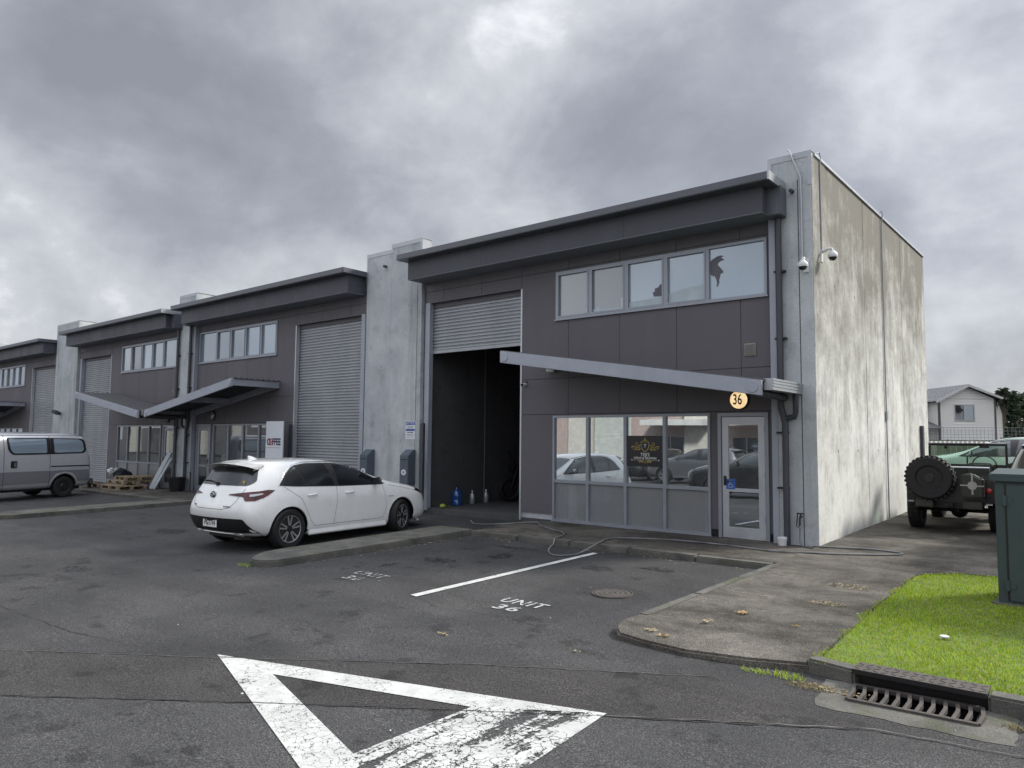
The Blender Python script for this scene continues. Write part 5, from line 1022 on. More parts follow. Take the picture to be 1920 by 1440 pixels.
for i, (x0, x1, h, lb) in enumerate(((-21.95, -21.60, 1.25, 'wider pale board leaning against the window frame by the door'), (-21.72, -21.48, 1.05, 'narrow pale board leaning nearest the door of the third unit'))):
    m = MB(); z0 = gz(-22, -.3)+.06; m.beam((x0, -.45, z0), (x1+.1, -.05, z0+h), .22 if i == 0 else .12, .03, up=(0, 1, 0)); single(m, 'leaning_board', 'board_white', lb, 'board', 'boards leaning by the door')
bn = thing_at('rubbish_bin', (-20.1, -.45, gz(-20, -.4)+.06), 'low black ribbed bin standing at the narrow pier between two doors', 'bin')
m = MB(); m.lathe([(.20, 0), (.26, .42), (.27, .43), (.27, .46), (.24, .46), (.22, .3), (.02, .28)], (0, 0, 0), 'z', 26)
for k in range(18): a = 2*math.pi*k/18; m.beam((.205*math.cos(a), .205*math.sin(a), .02), (.262*math.cos(a), .262*math.sin(a), .42), .012, .012)
m.build('bin_body', MAT['black_plastic'], bn, smooth=True)
m = MB(); z0 = gz(-19.6, -.3)+.05; m.tube([(-19.62, -.25, z0), (-19.62, -.25, z0+.62), (-19.70, -.25, z0+.62)], .02, 8); single(m, 'steel_post', 'metal_dark', 'thin dark steel post with a bent top beside the second unit door', 'post')
m = MB(); m.beam((-16.9, -3.1, gz(-17, -3.1)+.02), (-16.0, -2.7, gz(-16, -2.7)+.02), .14, .02); single(m, 'timber_offcut', 'board_white', 'white strip of board lying on the asphalt by the far kerb', 'board')

# ---------------------------------------------------------------- markings on the ground
def paint_mat(name, wear, crack, col=(.50, .51, .495), streak=None, cs=11):
    t = NT(name)
    a = t.noise(7, 7, .72); b = t.noise(34, 4, .7)
    v = t.N('ShaderNodeTexVoronoi', {'Vector': t.N('ShaderNodeMixRGB', {0: .12, 1: t.co(), 2: t.N('ShaderNodeTexNoise', {'Vector': t.co(), 'Scale': 14, 'Detail': 4}).outputs[1]}).outputs[0], 'Scale': cs}, feature='DISTANCE_TO_EDGE').outputs[0]
    n_ = t.math('ADD', t.math('MULTIPLY', a, .6), t.math('MULTIPLY', b, .4))
    if streak: n_ = t.math('ADD', t.math('MULTIPLY', n_, .45), t.math('MULTIPLY', t.noise(8, 5, .6, st=(1, .10, 1), loc=(5, 0, 0)), .5))
    m1 = t.ramp(n_, (wear, 1.), (wear+.025, 0.))      # 1 where paint is gone
    m2 = t.math('MULTIPLY', t.ramp(v, (crack*.35, 1.), (crack, 0.)), t.ramp(t.noise(2.6, 4, .6, loc=(3, 3, 0)), (.42, 0.), (.50, 1.)))
    al = t.math('SUBTRACT', 1.0, t.math('MAXIMUM', m1, m2), True)
    dirt = t.ramp(t.noise(4, 6, .7), (.3, .72), (.6, 1.))
    t.set(color=t.mix(1., col, dirt, 'MULTIPLY'), rough=.7, spec=.3, alpha=al); t.bump(t.noise(120, 3, .7), .4, .004)
    return t.m
paint_mat('paint_tri', .38, .028, cs=16); paint_mat('paint_worn', .452, .05, (.49, .50, .49), cs=15, streak=.5); paint_mat('paint_line', .40, .006, (.52, .53, .52)); paint_mat('paint_faint', .46, .01, (.30, .31, .31))
paint_mat('paint_soft', .43, .01, (.42, .43, .43)); GY = above(.009)
A, B_, C_ = (-2.29, -8.70), (.98, -7.74), (1.14, -9.85); Ai, Bi, Ci = (-1.47, -8.69), (.20, -8.22), (.16, -9.19)
single_ = empty('give_way_marking', (-.2, -8.7, gz(-.2, -8.7)), 0, 'white give way triangle painted in the foreground, cracked and worn', 'road marking')
def mark(name, poly, mat, par=None, h=.009, sub=.4):
    o = poly_slab(name, poly, MAT[mat], (lambda x, y: gz(x, y)+h), None, sub=sub, kind=None)
    if par:
        for v in o.data.vertices: v.co = v.co - par.location
        o.parent = par
    return o
mark('far_bar', [A, B_, Bi, Ai], 'paint_tri', single_); mark('left_bar', [A, Ai, Ci, C_], 'paint_tri', single_, .0094)
def lerp(p, q, t_): return (p[0]+(q[0]-p[0])*t_, p[1]+(q[1]-p[1])*t_)
mark('worn_bar', [lerp(Bi, B_, 0), lerp(Bi, B_, 1), lerp(Ci, C_, 1), lerp(Ci, C_, 0)], 'paint_worn', single_, .0098)
ln = mark('bay_line', [(-2.70, -6.13), (-2.58, -6.15), (-2.56, -2.42), (-2.66, -2.40)], 'paint_line', sub=.5); tag(ln, 'white painted line dividing the two parking bays', 'road marking')
def ground_text(tx, size, x, y, sx, shear=0, mat='paint_line', name='letters', par=None):
    v_, f_ = text_mesh(tx, size, 0, bold=.006, spacing=1.15, sx=sx); m = MB()
    m.add([(x+v[0]+shear*v[1]-par.location.x, y+v[1]-par.location.y, gz(x+v[0], y+v[1])+.009-par.location.z) for v in v_], f_); return m.build(name, MAT[mat], par)
for (x, y, mt, lb) in ((-1.42, -5.80, 'paint_soft', 'white stencilled words UNIT 36 in the right hand parking bay'), (-4.0, -5.80, 'paint_faint', 'worn stencilled words UNIT 36 in the bay beside the hatchback')):
    e_ = empty('bay_lettering', (x, y, gz(x, y)), 0, lb, 'road marking', 'unit numbers painted in the bays'); ground_text('UNIT', .27, x+.0, y+.15, .86, .0, mt, 'word', e_); ground_text('36', .25, x-.0, y-.13, 1.25, 0, mt, 'number', e_)
# seams and thin cracks between asphalt layers
def crackline(pts, w, seed, mat='joint', h=.0105, name='asphalt_joint'):
    r = random.Random(seed); m = MB(); P = []
    for a, b in zip(pts[:-1], pts[1:]):
        n = max(2, int(math.dist(a, b)/.08))
        for k in range(n): P.append((a[0]+(b[0]-a[0])*k/n + r.uniform(-.008, .008), a[1]+(b[1]-a[1])*k/n + r.uniform(-.012, .012)))
    P.append(pts[-1]); vs = []
    for i, p in enumerate(P):
        d = Vector(P[min(i+1, len(P)-1)]) - Vector(P[max(i-1, 0)]); d.normalize(); ww = w*r.uniform(.2, 1.2)/2
        for s_ in (1, -1): x, y = p[0]-d.y*ww*s_, p[1]+d.x*ww*s_; vs.append((x, y, gz(x, y)+h))
    m.add(vs, [(2*i, 2*i+1, 2*i+3, 2*i+2) for i in range(len(P)-1)]); o = m.build(name, MAT[mat]); tag(o, kind='structure'); return o
plain('grit', (.11, .108, .10), .9, var=.4, vs=30)
crackline([(-12, -15.2), (-3.95, -9.82), (-2.2, -8.72), (-.39, -7.50), (1.2, -6.6)], .016, 1); crackline([(-12, -15.22), (-3.95, -9.84), (-2.2, -8.74), (-.39, -7.52), (1.2, -6.62)], .009, 2, 'grit', .011)
crackline([(-14, -17.4), (-7.2, -12.72), (-2.61, -10.19), (-.77, -8.94), (1.0, -7.79), (2.42, -6.93), (3.3, -6.80), (5, -6.9)], .014, 3); crackline([(1.0, -7.77), (2.42, -6.91), (3.3, -6.78)], .012, 4, 'grit', .011)
crackline([(-6.6, -9.3), (-5.2, -9.25), (-4.1, -9.2), (-3.0, -9.0)], .008, 7, 'joint', .0062); crackline([(-2.75, -6.1), (-2.0, -6.35), (-1.2, -6.2), (-.2, -6.4)], .007, 8, 'joint', .0062)
def blot(x, y, rx, ry, seed, mat='oil', h=.0066):
    r = random.Random(seed); n = 22; P = [(x+rx*math.cos(6.283*k/n)*r.uniform(.6, 1.1), y+ry*math.sin(6.283*k/n)*r.uniform(.6, 1.1)) for k in range(n)]
    o = poly_slab('oil_stain', P, MAT[mat], (lambda a, b: gz(a, b)+h), None)
t = NT('oil'); t.set(color=(.016, .016, .018), rough=.45, alpha=t.ramp(t.noise(11, 6, .7), (.42, .0), (.62, .75)))
for q in ((-4.1, -4.3, .34, .22, 1), (-3.6, -3.5, .2, .3, 2), (-1.9, -3.4, .28, .2, 3), (-1.2, -3.0, .3, .16, 4), (-7.6, -7.9, .35, .2, 5), (-10.5, -5.2, .5, .3, 6), (-11.6, -8.0, .5, .35, 7), (-2.6, -10.45, .16, .04, 8), (-4.4, -5.0, .12, .2, 9), (-3.9, -2.75, .5, .12, 10)): blot(*q)
# manhole
mh = thing_at('manhole_cover', (-.91, -4.64, gz(-.91, -4.64)), 'rusty round manhole cover set in the right hand parking bay', 'manhole cover')
t = NT('rusty_iron'); t.obj_co(); t.set(color=t.ramp(t.noise(9, 6, .7), (.3, (.055, .052, .05)), (.7, (.115, .10, .09))), rough=.75, metal=.4); t.bump(t.noise(60, 3, .6), .5, .004)
m = MB()
for r0, r1 in ((.345, .325), (.30, .235), (.22, .15), (.135, .07)): m.lathe([(r0, .004), (r0, .014), (r1, .014), (r1, .004)], (0, 0, 0), 'z', 40, False)
m.lathe([(.05, .004), (.05, .014)], (0, 0, 0), 'z', 20); m.lathe([(.345, .002), (.34, .0055)], (0, 0, 0), 'z', 40); m.build('cover', MAT['rusty_iron'], mh); mh.rotation_euler = (rad(1.03), 0, 0); mh.scale = (.69, .69, 1)
# storm drain
dr_ = thing_at('storm_drain', (2.5, -6.3, gz(2.5, -6.3)), 'iron storm drain grate with chequered lintel beside the grass verge', 'drain')
L = lambda p: (p[0]-2.5, p[1]+6.3, p[2]+(gz(p[0], p[1])-gz(2.5, -6.3)))
G_ = [(2.11, -6.17), (2.15, -6.50), (2.92, -6.46), (2.90, -6.12)]
m = MB(); rq = random.Random(4); out4 = []
for i, (p_, q_) in enumerate([((1.90, -6.10), (1.99, -6.72)), ((1.99, -6.72), (3.12, -6.66)), ((3.12, -6.66), (3.10, -6.10)), ((3.10, -6.10), (1.90, -6.10))]):
    for k in range(8): out4.append((p_[0]+(q_[0]-p_[0])*k/8+rq.uniform(-.018, .018), p_[1]+(q_[1]-p_[1])*k/8+rq.uniform(-.018, .018)))
inn = []
for i in range(4):
    p_, q_ = G_[i], G_[(i+1) % 4]
    for k in range(8): inn.append((p_[0]+(q_[0]-p_[0])*k/8, p_[1]+(q_[1]-p_[1])*k/8))
for i in range(32):
    j = (i+1) % 32; m.add([(*out4[i], .003), (*out4[j], .003), (*inn[j], .012), (*inn[i], .012)], [(0, 1, 2, 3)])
m.build('concrete_surround', MAT['kerb_concrete'], dr_, fn=L)
m = MB(); m.add([(2.12, -6.50, 0), (2.91, -6.50, 0), (2.91, -6.13, 0), (2.12, -6.13, 0), (2.12, -6.50, -.5), (2.91, -6.50, -.5), (2.91, -6.13, -.5), (2.12, -6.13, -.5)], [(4,5,6,7),(0,1,5,4),(1,2,6,5),(2,3,7,6),(3,0,4,7)]); m.build('pit', MAT['ink'], dr_, fn=L)
m = MB()
for k in range(12):
    t_ = k/11; a = lerp(G_[0], G_[3], t_); b = lerp(G_[1], G_[2], t_); mid = lerp(a, b, .5); mid = (mid[0]+.016, mid[1])
    m.beam((*a, .014), (*mid, .016), .024, .03); m.beam((*mid, .016), (*b, .014), .024, .03)
m.beam((*G_[1], .013), (*G_[2], .013), .03, .03); m.beam((*G_[0], .013), (*G_[3], .013), .03, .03); m.build('grate', MAT['rusty_iron'], dr_, fn=L)
m = MB(); m.box(2.09, 2.93, -6.15, -5.95, .112, .128)
for i in range(14):
    for j in range(3): s0 = len(m.v); m.box(-.022, .022, -.004, .004, .128, .1315); m.xform(Matrix.Translation((2.12+i*.06, -6.12+j*.06, 0)) @ Matrix.Rotation(rad(45 if (i+j) % 2 else -45), 4, 'Z'), s0)
m.build('lintel', MAT['rusty_iron'], dr_, fn=L)
m = MB(); m.box(2.09, 2.93, -6.16, -6.15, .095, .128); m.box(2.10, 2.92, -6.04, -6.01, -.1, .112); m.build('drain_throat', MAT['ink'], dr_, fn=L)

# ---------------------------------------------------------------- grass, weeds, leaves
t = NT('grass'); rnd = t.N('ShaderNodeNewGeometry').outputs['Random Per Island']
c = t.ramp(rnd, (0., (.16, .28, .012)), (.5, (.29, .42, .02)), (.8, (.42, .52, .05)), (1., (.52, .46, .16))); t.set(color=t.mix(1., c, t.ramp(t.noise(1.6, 4, .6), (.35, .75), (.65, 1.2)), 'MULTIPLY'), rough=.6, spec=.25)
tl = t.N('ShaderNodeBsdfTranslucent', {'Color': c}); mx = t.N('ShaderNodeMixShader'); t.put(mx.inputs[0], .35); t.l.new(t.b.outputs[0], mx.inputs[1]); t.l.new(tl.outputs[0], mx.inputs[2]); t.l.new(mx.outputs[0], t.o.inputs[0])
def blade(vs, fs, x, y, z, h, r, w=.006, lean=.5):
    a = r.uniform(0, 6.283); d = r.uniform(0, lean)*h; b = r.uniform(0, 6.283); cx, cy = math.cos(a)*w/2, math.sin(a)*w/2; dx, dy = math.cos(b)*d, math.sin(b)*d; n = len(vs)
    vs += [(x-cx, y-cy, z), (x+cx, y+cy, z), (x+cx*.7+dx*.45, y+cy*.7+dy*.45, z+h*.6), (x-cx*.7+dx*.45, y-cy*.7+dy*.45, z+h*.6), (x+dx, y+dy, z+h)]; fs += [(n, n+1, n+2, n+3), (n+3, n+2, n+4)]
def grass():
    r = random.Random(11); vs = []; fs = []
    def edge(y): return 1.70 + (.0 if y > -3.9 else (-3.9-y)*.05) + (max(0, y+1.85)*.9)
    n = 0
    while n < 62000:
        y = r.uniform(-6.06, -1.28); x = r.uniform(1.62, 4.6) if r.random() < .88 else r.uniform(4.6, 9)
        e_ = edge(y) + .03*math.sin(y*9) + .02*math.sin(y*23)
        if x < e_ - abs(r.gauss(0, .028)) or y > -1.36 + .03*math.sin(x*11): continue
        if y < -5.93 - .0*x and 1.95 < x < 3.0 and y < -5.945: continue
        d = mn.noise(Vector((x*1.3, y*1.3, 0))); h = r.uniform(.014, .034)*(1+.6*d) * (1.25 if x < e_+.06 or y < -5.85 else 1)
        blade(vs, fs, x, y, gz(x, y)+.082, h, r, .0065, .9); n += 1
    m = MB(); m.v = vs; m.f = fs; m.m = [0]*len(fs)
    me = bpy.data.meshes.new('grass'); me.from_pydata(vs, [], fs); me.materials.append(MAT['grass']); o = obj('grass', me); tag(o, 'short bright green grass on the verge', 'grass', kind='stuff')
grass()
t = NT('dry_grass'); t.set(color=(.24, .20, .09), rough=.8)
def tuft(x, y, n, rad_, h, label, mat, seed, zf=gw, group='weeds in the joints'):
    r = random.Random(seed); vs = []; fs = []
    for k in range(n):
        a = r.uniform(0, 6.283); d = rad_*math.sqrt(r.random()); px, py = x+math.cos(a)*d*1.8, y+math.sin(a)*d*.7; blade(vs, fs, px, py, zf(px, py, 0), h*r.uniform(.4, 1.1), r, .005, 1.8)
    me = bpy.data.meshes.new('weed'); me.from_pydata(vs, [], fs); me.materials.append(MAT[mat]); return tag(obj('weed_tuft', me), label, 'weed', group)
gq = lambda x, y, h=0: gz(x, y)+.005
tuft(1.42, -6.30, 70, .06, .035, 'green weed tuft at the tip of the driveway, left of the kerb', 'grass', 1, gq); tuft(1.66, -6.27, 110, .08, .045, 'green weeds spilling over where driveway meets kerb', 'grass', 2, gq); tuft(1.86, -6.38, 260, .10, .025, 'dry yellow grass clippings beside the drain surround', 'dry_grass', 3, gq); tuft(3.13, -6.35, 160, .06, .03, 'dry yellow grass at the right edge of the drain surround', 'dry_grass', 4, gq)
tuft(-5.95, -6.33, 70, .08, .04, 'small weeds at the nose of the kerb island', 'grass', 5, gq)
plain('leaf_brown', (.30, .20, .09), .85, var=.35, vs=20); plain('leaf_tan', (.30, .25, .15), .85, var=.3, vs=20); plain('leaf_dark', (.05, .045, .035), .85)
def litter(n, region, size, seed, zf, mats, name, label, cat):
    r = random.Random(seed); vs = []; fs = []; mi = []
    for k in range(n):
        x, y = region(r); z = zf(x, y); s = size*r.uniform(.4, 1.5); a = r.uniform(0, 6.283); n0 = len(vs); q = r.randint(5, 7)
        for j in range(q): b = a+6.283*j/q; rr = s*r.uniform(.5, 1.1); vs.append((x+math.cos(b)*rr*1.5, y+math.sin(b)*rr*.8, z+r.uniform(.001, .01)))
        vs.append((x, y, z+.012)); fs += [(n0+j, n0+(j+1) % q, n0+q) for j in range(q)]; mi += [r.randrange(len(mats))]*q
    me = bpy.data.meshes.new(name); me.from_pydata(vs, [], fs)
    for m_ in mats: me.materials.append(MAT[m_])
    me.polygons.foreach_set('material_index', mi); o = obj(name, me); tag(o, label, cat, kind='stuff')
def reg(x0, x1, y0, y1): return lambda r: (r.uniform(x0, x1), r.uniform(y0, y1))
gl_ = lambda x, y: gw(x, y, .002) if x < 0 else (dz_(x, y)+.002 if (x < 1.7 and y > -6.1) else gz(x, y)+.01)
litter(60, lambda r: (-5.4+r.random()*5.3, -2.2-abs(r.gauss(0, .07))), .012, 5, gl_, ['leaf_tan', 'leaf_dark', 'leaf_brown'], 'leaf_litter', 'small leaves and grit along the kerb of the parking bays', 'leaves')
litter(70, lambda r: (-5.42+abs(r.gauss(0, .06)), r.uniform(-6.2, -2.2)), .012, 6, gl_, ['leaf_tan', 'leaf_dark'], 'leaf_litter', 'leaves and grit along the foot of the kerb island', 'leaves')
litter(90, reg(-9, 3, -10, -2.4), .008, 7, gl_, ['leaf_tan', 'white_plastic', 'leaf_dark'], 'grit', 'specks of grit scattered over the asphalt', 'grit')
litter(60, lambda r: (1.75+r.random()*.5, -6.3-r.random()*.12), .010, 8, gl_, ['leaf_tan', 'leaf_brown'], 'leaf_litter', 'dry clippings caught beside the drain', 'leaves')
def clump(x, y, rx, ry, n, size, mat, label, seed):
    r = random.Random(seed); vs = []; fs = []
    for k in range(n):
        a = r.uniform(0, 6.283); d = math.sqrt(r.random()); px, py = x+rx*d*math.cos(a), y+ry*d*math.sin(a); z = gl_(px, py); s = size*r.uniform(.5, 1.4); b = r.uniform(0, 6.283); n0 = len(vs)
        for j in range(4): c_ = b+1.57*j; vs.append((px+math.cos(c_)*s*(1.6 if j % 2 else .5), py+math.sin(c_)*s*(1.6 if j % 2 else .5), z+r.uniform(.0, .016)))
        fs.append((n0, n0+1, n0+2, n0+3))
    me = bpy.data.meshes.new('clump'); me.from_pydata(vs, [], fs); me.materials.append(MAT[mat]); tag(obj('leaf_clump', me), label, 'leaves', 'clumps of dead leaves')
from_px = [(.75, -4.95, .07, .07, 26, .016, 'leaf_brown', 'brown dead leaf clump in the middle of the driveway'), (.62, -5.45, .05, .05, 14, .02, 'leaf_tan', 'tan dead leaf clump on the driveway nearer the kerb'), (.33, -5.98, .06, .035, 16, .016, 'leaf_tan', 'tan leaf clump at the rounded driveway edge'), (.50, -6.05, .05, .03, 12, .018, 'leaf_brown', 'brown leaf clump at the rounded driveway edge, towards the drain'),
           (1.30, -4.05, .20, .10, 150, .008, 'leaf_tan', 'long dry straw patch beside the grass edge'), (1.22, -3.05, .22, .14, 150, .008, 'leaf_tan', 'dry straw patch farther up beside the grass edge'), (1.33, -5.1, .04, .05, 12, .012, 'leaf_brown', 'small brown leaf clump near the grass edge'),
           (-1.25, -7.05, .07, .03, 22, .012, 'leaf_tan', 'tan leaf clump on the asphalt in front of the bays'), (.05, -6.75, .05, .02, 10, .010, 'leaf_tan', 'small tan leaf scrap below the rounded driveway edge'), (-2.75, -10.3, .03, .02, 6, .016, 'leaf_tan', 'lone dead leaf left of the give way triangle')]
from_px.append((2.78, -4.7, .05, .03, 10, .022, 'leaf_brown', 'brown dead leaf caught in the grass right of the paper scrap'))
for i, q in enumerate(from_px): clump(*q, seed=40+i)
m = MB(); m.lathe([(.035, 0), (.038, .012), (.02, .018)], (2.45, -4.72, gz(2.4, -4.7)+.105), 'z', 9); single(m, 'paper_scrap', 'white_plastic', 'scrap of white paper lying on the grass', 'paper')
# utility cabinet
plain('cabinet_green', (.042, .062, .063), .55, spec=.4, var=.08, vs=2, bump=.1)
uc = thing_at('utility_cabinet', (2.64, -2.9, gz(2.7, -2.8)+.07), 'dark green steel utility cabinet standing on the grass at the right edge', 'utility cabinet', rz=rad(-5))
m = MB(); m.box(0, 1.5, 0, .75, 0, 1.26); m.build('cabinet_body', MAT['cabinet_green'], uc, bevel=.008)
m = MB(); m.prism([(-.04, 1.262), (-.04, 1.34), (.35, 1.39), (.79, 1.36), (.79, 1.262)], 'x', -.04, 1.54); m.build('lid', MAT['cabinet_green'], uc, bevel=.008)
m = MB(); m.box(.105, .74, -.022, -.001, .06, 1.23); d_ = m.build('door', MAT['cabinet_green'], uc, bevel=.005); m = MB(); m.box(.76, 1.42, -.022, -.001, .06, 1.23); m.build('door', MAT['cabinet_green'], uc, bevel=.005)
for z in (.16, 1.02): m = MB(); m.tube([(.09, -.025, z), (.09, -.025, z+.10)], .022, 8); m.box(.06, .16, -.028, -.02, z+.02, z+.08); m.build('hinge', MAT['cabinet_green'], d_)
m = MB(); m.box(.084, .103, -.002, .0, .05, 1.24); m.build('door_gap', MAT['ink'], uc)
m = MB(); m.box(-.06, 1.56, -.06, .8, -.12, .03); m.build('plinth', MAT['kerb_concrete'], uc, bevel=.01)

# things standing close behind the hazy lower panes
plain('panel_blue', (.03, .06, .22), .5); plain('box_grey', (.10, .10, .11), .7)
m = MB(); m.tube([(-4.86, .22, .03), (-4.86, .22, 1.9)], .10, 16); single(m, 'vinyl_roll', 'white_plastic', 'white roll standing behind the leftmost lower pane', 'roll', smooth=True)
m = MB(); m.box(-4.34, -4.14, .12, .16, .03, .74); single(m, 'blue_panel', 'panel_blue', 'blue panel behind the second lower pane from the left', 'panel')
for x0, x1, h, lb in ((-3.74, -3.56, .30, 'small dark box low behind the second lower pane'), (-2.62, -2.34, .34, 'dark box low behind the rightmost lower pane')): m = MB(); m.box(x0, x1, .12, .24, .03, h); m.box(x0-.01, x1+.01, .115, .245, h, h+.03); single(m, 'storage_box', 'box_grey', lb, 'box')
m = MB(); m.box(-1.98, -1.9, .10, .18, .03, 2.0); single(m, 'white_pole', 'white_plastic', 'narrow white pole behind the right edge of the shop window', 'pole')
plain('inner_wall', (.72, .71, .70), .8); m = MB(); m.box(-5.2, -1.8, .42, .46, .03, 2.4); m.build('inner_partition', MAT['inner_wall'], u1, fn=L1)
# ---------------------------------------------------------------- background: fence, house, trees; buildings across the yard
t = NT('weatherboard'); t.set(color=t.ramp(t.noise(.5, 4, .6), (.3, (.74, .73, .69)), (.7, (.82, .81, .77))), rough=.6)
t = NT('roof_tiles'); t.obj_co()
br = t.N('ShaderNodeTexBrick', {'Vector': t.mapp((1, 1, 1)), 'Color1': (.13, .135, .14), 'Color2': (.19, .195, .2), 'Mortar': (.05, .05, .055), 'Scale': 2.6, 'Mortar Size': .04, 'Row Height': .5, 'Brick Width': .5}); t.set(color=br.outputs[0], rough=.5)
plain('fence_wood', (.20, .20, .155), .85, var=.3, vs=3); plain('trim_dark', (.09, .085, .085), .6); plain('eave_white', (.5, .5, .49), .5)
hs = thing_at('weatherboard_house', (-5.53, 42.66, .05), 'cream weatherboard house with tiled roof beyond the fence', 'house', rz=rad(39.4))
def boards(m, x0, x1, y, z0, z1, axis='x', pitch=.165, cut=None):
    z = z0
    while z < z1 - .01:
        zt = min(z+pitch, z1)
        segs = [(x0, x1)]
        if cut and z < cut[3] and zt > cut[2]: segs = [(x0, cut[0]), (cut[1], x1)]
        for a, b in segs:
            if axis == 'x': m.add([(a, y-.035, z), (b, y-.035, z), (b, y-.002, zt), (a, y-.002, zt), (a, y, z), (b, y, z)], [(0,1,2,3), (0,4,5,1)])
            else: m.add([(y+.035, a, z), (y+.035, b, z), (y+.002, b, zt), (y+.002, a, zt), (y, a, z), (y, b, z)], [(0,1,2,3), (0,4,5,1)])
        z += pitch
W_ = 3.62; m = MB(); m.box(0, W_, .01, 7, 0, 4.5); boards(m, 0, W_, 0, 0, 4.5, cut=(.97, 2.30, 3.05, 4.12))
z = 4.5
while z < 5.26:   # gable triangle
    k = (z-4.5)/.80; m.add([(k*1.75, -.035, z), (W_-k*1.87, -.035, z), (W_-(k+.2)*1.87, -.002, z+.16), ((k+.2)*1.75, -.002, z+.16)], [(0,1,2,3)]); z += .165
m.add([(0, .01, 4.5), (W_, .01, 4.5), (1.75, .01, 5.33)], [(0, 1, 2)]); boards(m, 0, 2.2, W_, 0, 4.45, axis='y'); boards(m, W_+.02, W_+2.0, 2.2, 0, 4.3); m.box(W_, W_+2.0, 2.22, 6, 0, 4.3); boards(m, 2.2, 6, W_+2.0, 0, 4.3, axis='y')
m.box(-5, 0, 1.52, 8, 0, 4.3); boards(m, -5, 0, 1.5, 0, 4.3); m.build('wall', MAT['weatherboard'], hs)
m = MB()
for x, y, zt in ((-.05, -.06, 4.4), (W_-.04, -.06, 4.5), (W_+1.93, 2.12, 4.3)): m.box(x, x+.11, y, y+.11, 0, zt)
m.build('corner_board', MAT['trim_dark'], hs)
m = MB(); m.add([(-.35, -.4, 4.30), (1.75, -.4, 5.42), (1.75, 5, 5.42), (-.35, 5, 4.30), (-.35, -.4, 4.22), (1.75, -.4, 5.32), (1.75, 5, 5.32), (-.35, 5, 4.22)], [(0,1,2,3),(7,6,5,4),(0,4,5,1)]); m.add([(W_+.45, -.4, 4.52), (1.75, -.4, 5.42), (1.75, 5, 5.42), (W_+.45, 5, 4.52), (W_+.45, -.4, 4.44), (1.75, -.4, 5.32), (1.75, 5, 5.32), (W_+.45, 5, 4.44)], [(0,1,2,3),(7,6,5,4),(0,4,5,1),(0,3,7,4)])
m.add([(-5.4, 1.1, 4.25), (.9, 1.1, 4.25), (.2, 4.6, 5.75), (-5.4, 4.6, 5.75)], [(0,1,2,3)]); m.add([(.2, 4.6, 5.75), (.9, 1.1, 4.25), (4.6, 3.5, 4.5), (3, 5.5, 5.0)], [(0,1,2,3)]); m.add([(W_+2.45, 1.7, 4.42), (W_-.2, 1.7, 4.52), (W_-.2, 5, 5.1), (W_+2.45, 5, 4.8)], [(0,1,2,3)]); m.build('roof', MAT['roof_tiles'], hs)
m = MB(); m.beam((-.38, -.42, 4.22), (1.75, -.42, 5.33), .05, .14); m.beam((1.75, -.42, 5.33), (W_+.48, -.42, 4.44), .05, .14); m.box(W_+.42, W_+.55, -.42, 2.0, 4.38, 4.5); m.box(W_+.5, W_+2.6, 1.62, 1.74, 4.30, 4.42); m.box(-5.4, -.3, 1.0, 1.12, 4.12, 4.26); m.build('gutter', MAT['eave_white'], hs)
m = MB()
for q in ((.97, 2.30, 3.05, 3.11), (.97, 2.30, 4.06, 4.12), (.97, 1.03, 3.11, 4.06), (2.24, 2.30, 3.11, 4.06), (1.60, 1.67, 3.11, 4.06)): m.box(q[0], q[1], -.06, .02, q[2], q[3])
w = m.build('window', MAT['eave_white'], hs); m = MB(); m.box(1.03, 1.60, -.02, .0, 3.11, 4.06); m.build('pane', MAT['glass_dark'], w); m = MB(); m.box(1.67, 2.24, -.02, .0, 3.11, 4.06); m.build('pane', MAT['glass_blue'], w)
m = MB(); m.box(W_-.0, W_+.05, .5, 1.3, 3.3, 4.0); w = m.build('window', MAT['trim_dark'], hs); m = MB(); m.box(W_+.05, W_+.06, .56, 1.24, 3.36, 3.94); m.build('pane', MAT['glass_dark'], w)
m = MB(); m.add([(-2.2, -.5, 2.55), (0, -.5, 2.55), (0, 1.5, 3.1), (-2.2, 1.5, 3.1)], [(0,1,2,3)]); m.build('lower_roof', MAT['roof_tiles'], hs)
fn_ = thing_at('timber_fence', (5, 14.6, gz(3, 8)), 'weathered timber fence with wire mesh on top behind the parked cars', 'fence')
r = random.Random(5); m = MB(); x = -9
while x < 14: m.box(x, x+.145, 0, .02, 0, 1.62+r.uniform(-.01, .01)); x += .152
m.build('palings', MAT['fence_wood'], fn_); m = MB()
for k in range(10): m.box(-9+k*2.4, -8.91+k*2.4, .03, .12, 0, 1.7)
m.build('fence_posts', MAT['fence_wood'], fn_); m = MB(); x = -9
while x < 14: m.box(x, x+.006, .05, .055, 1.6, 2.0); x += .1
for z in (1.7, 1.8, 1.9, 2.0): m.box(-9, 14, .046, .051, z, z+.006)
m.build('wire_mesh', MAT['alu'], fn_)
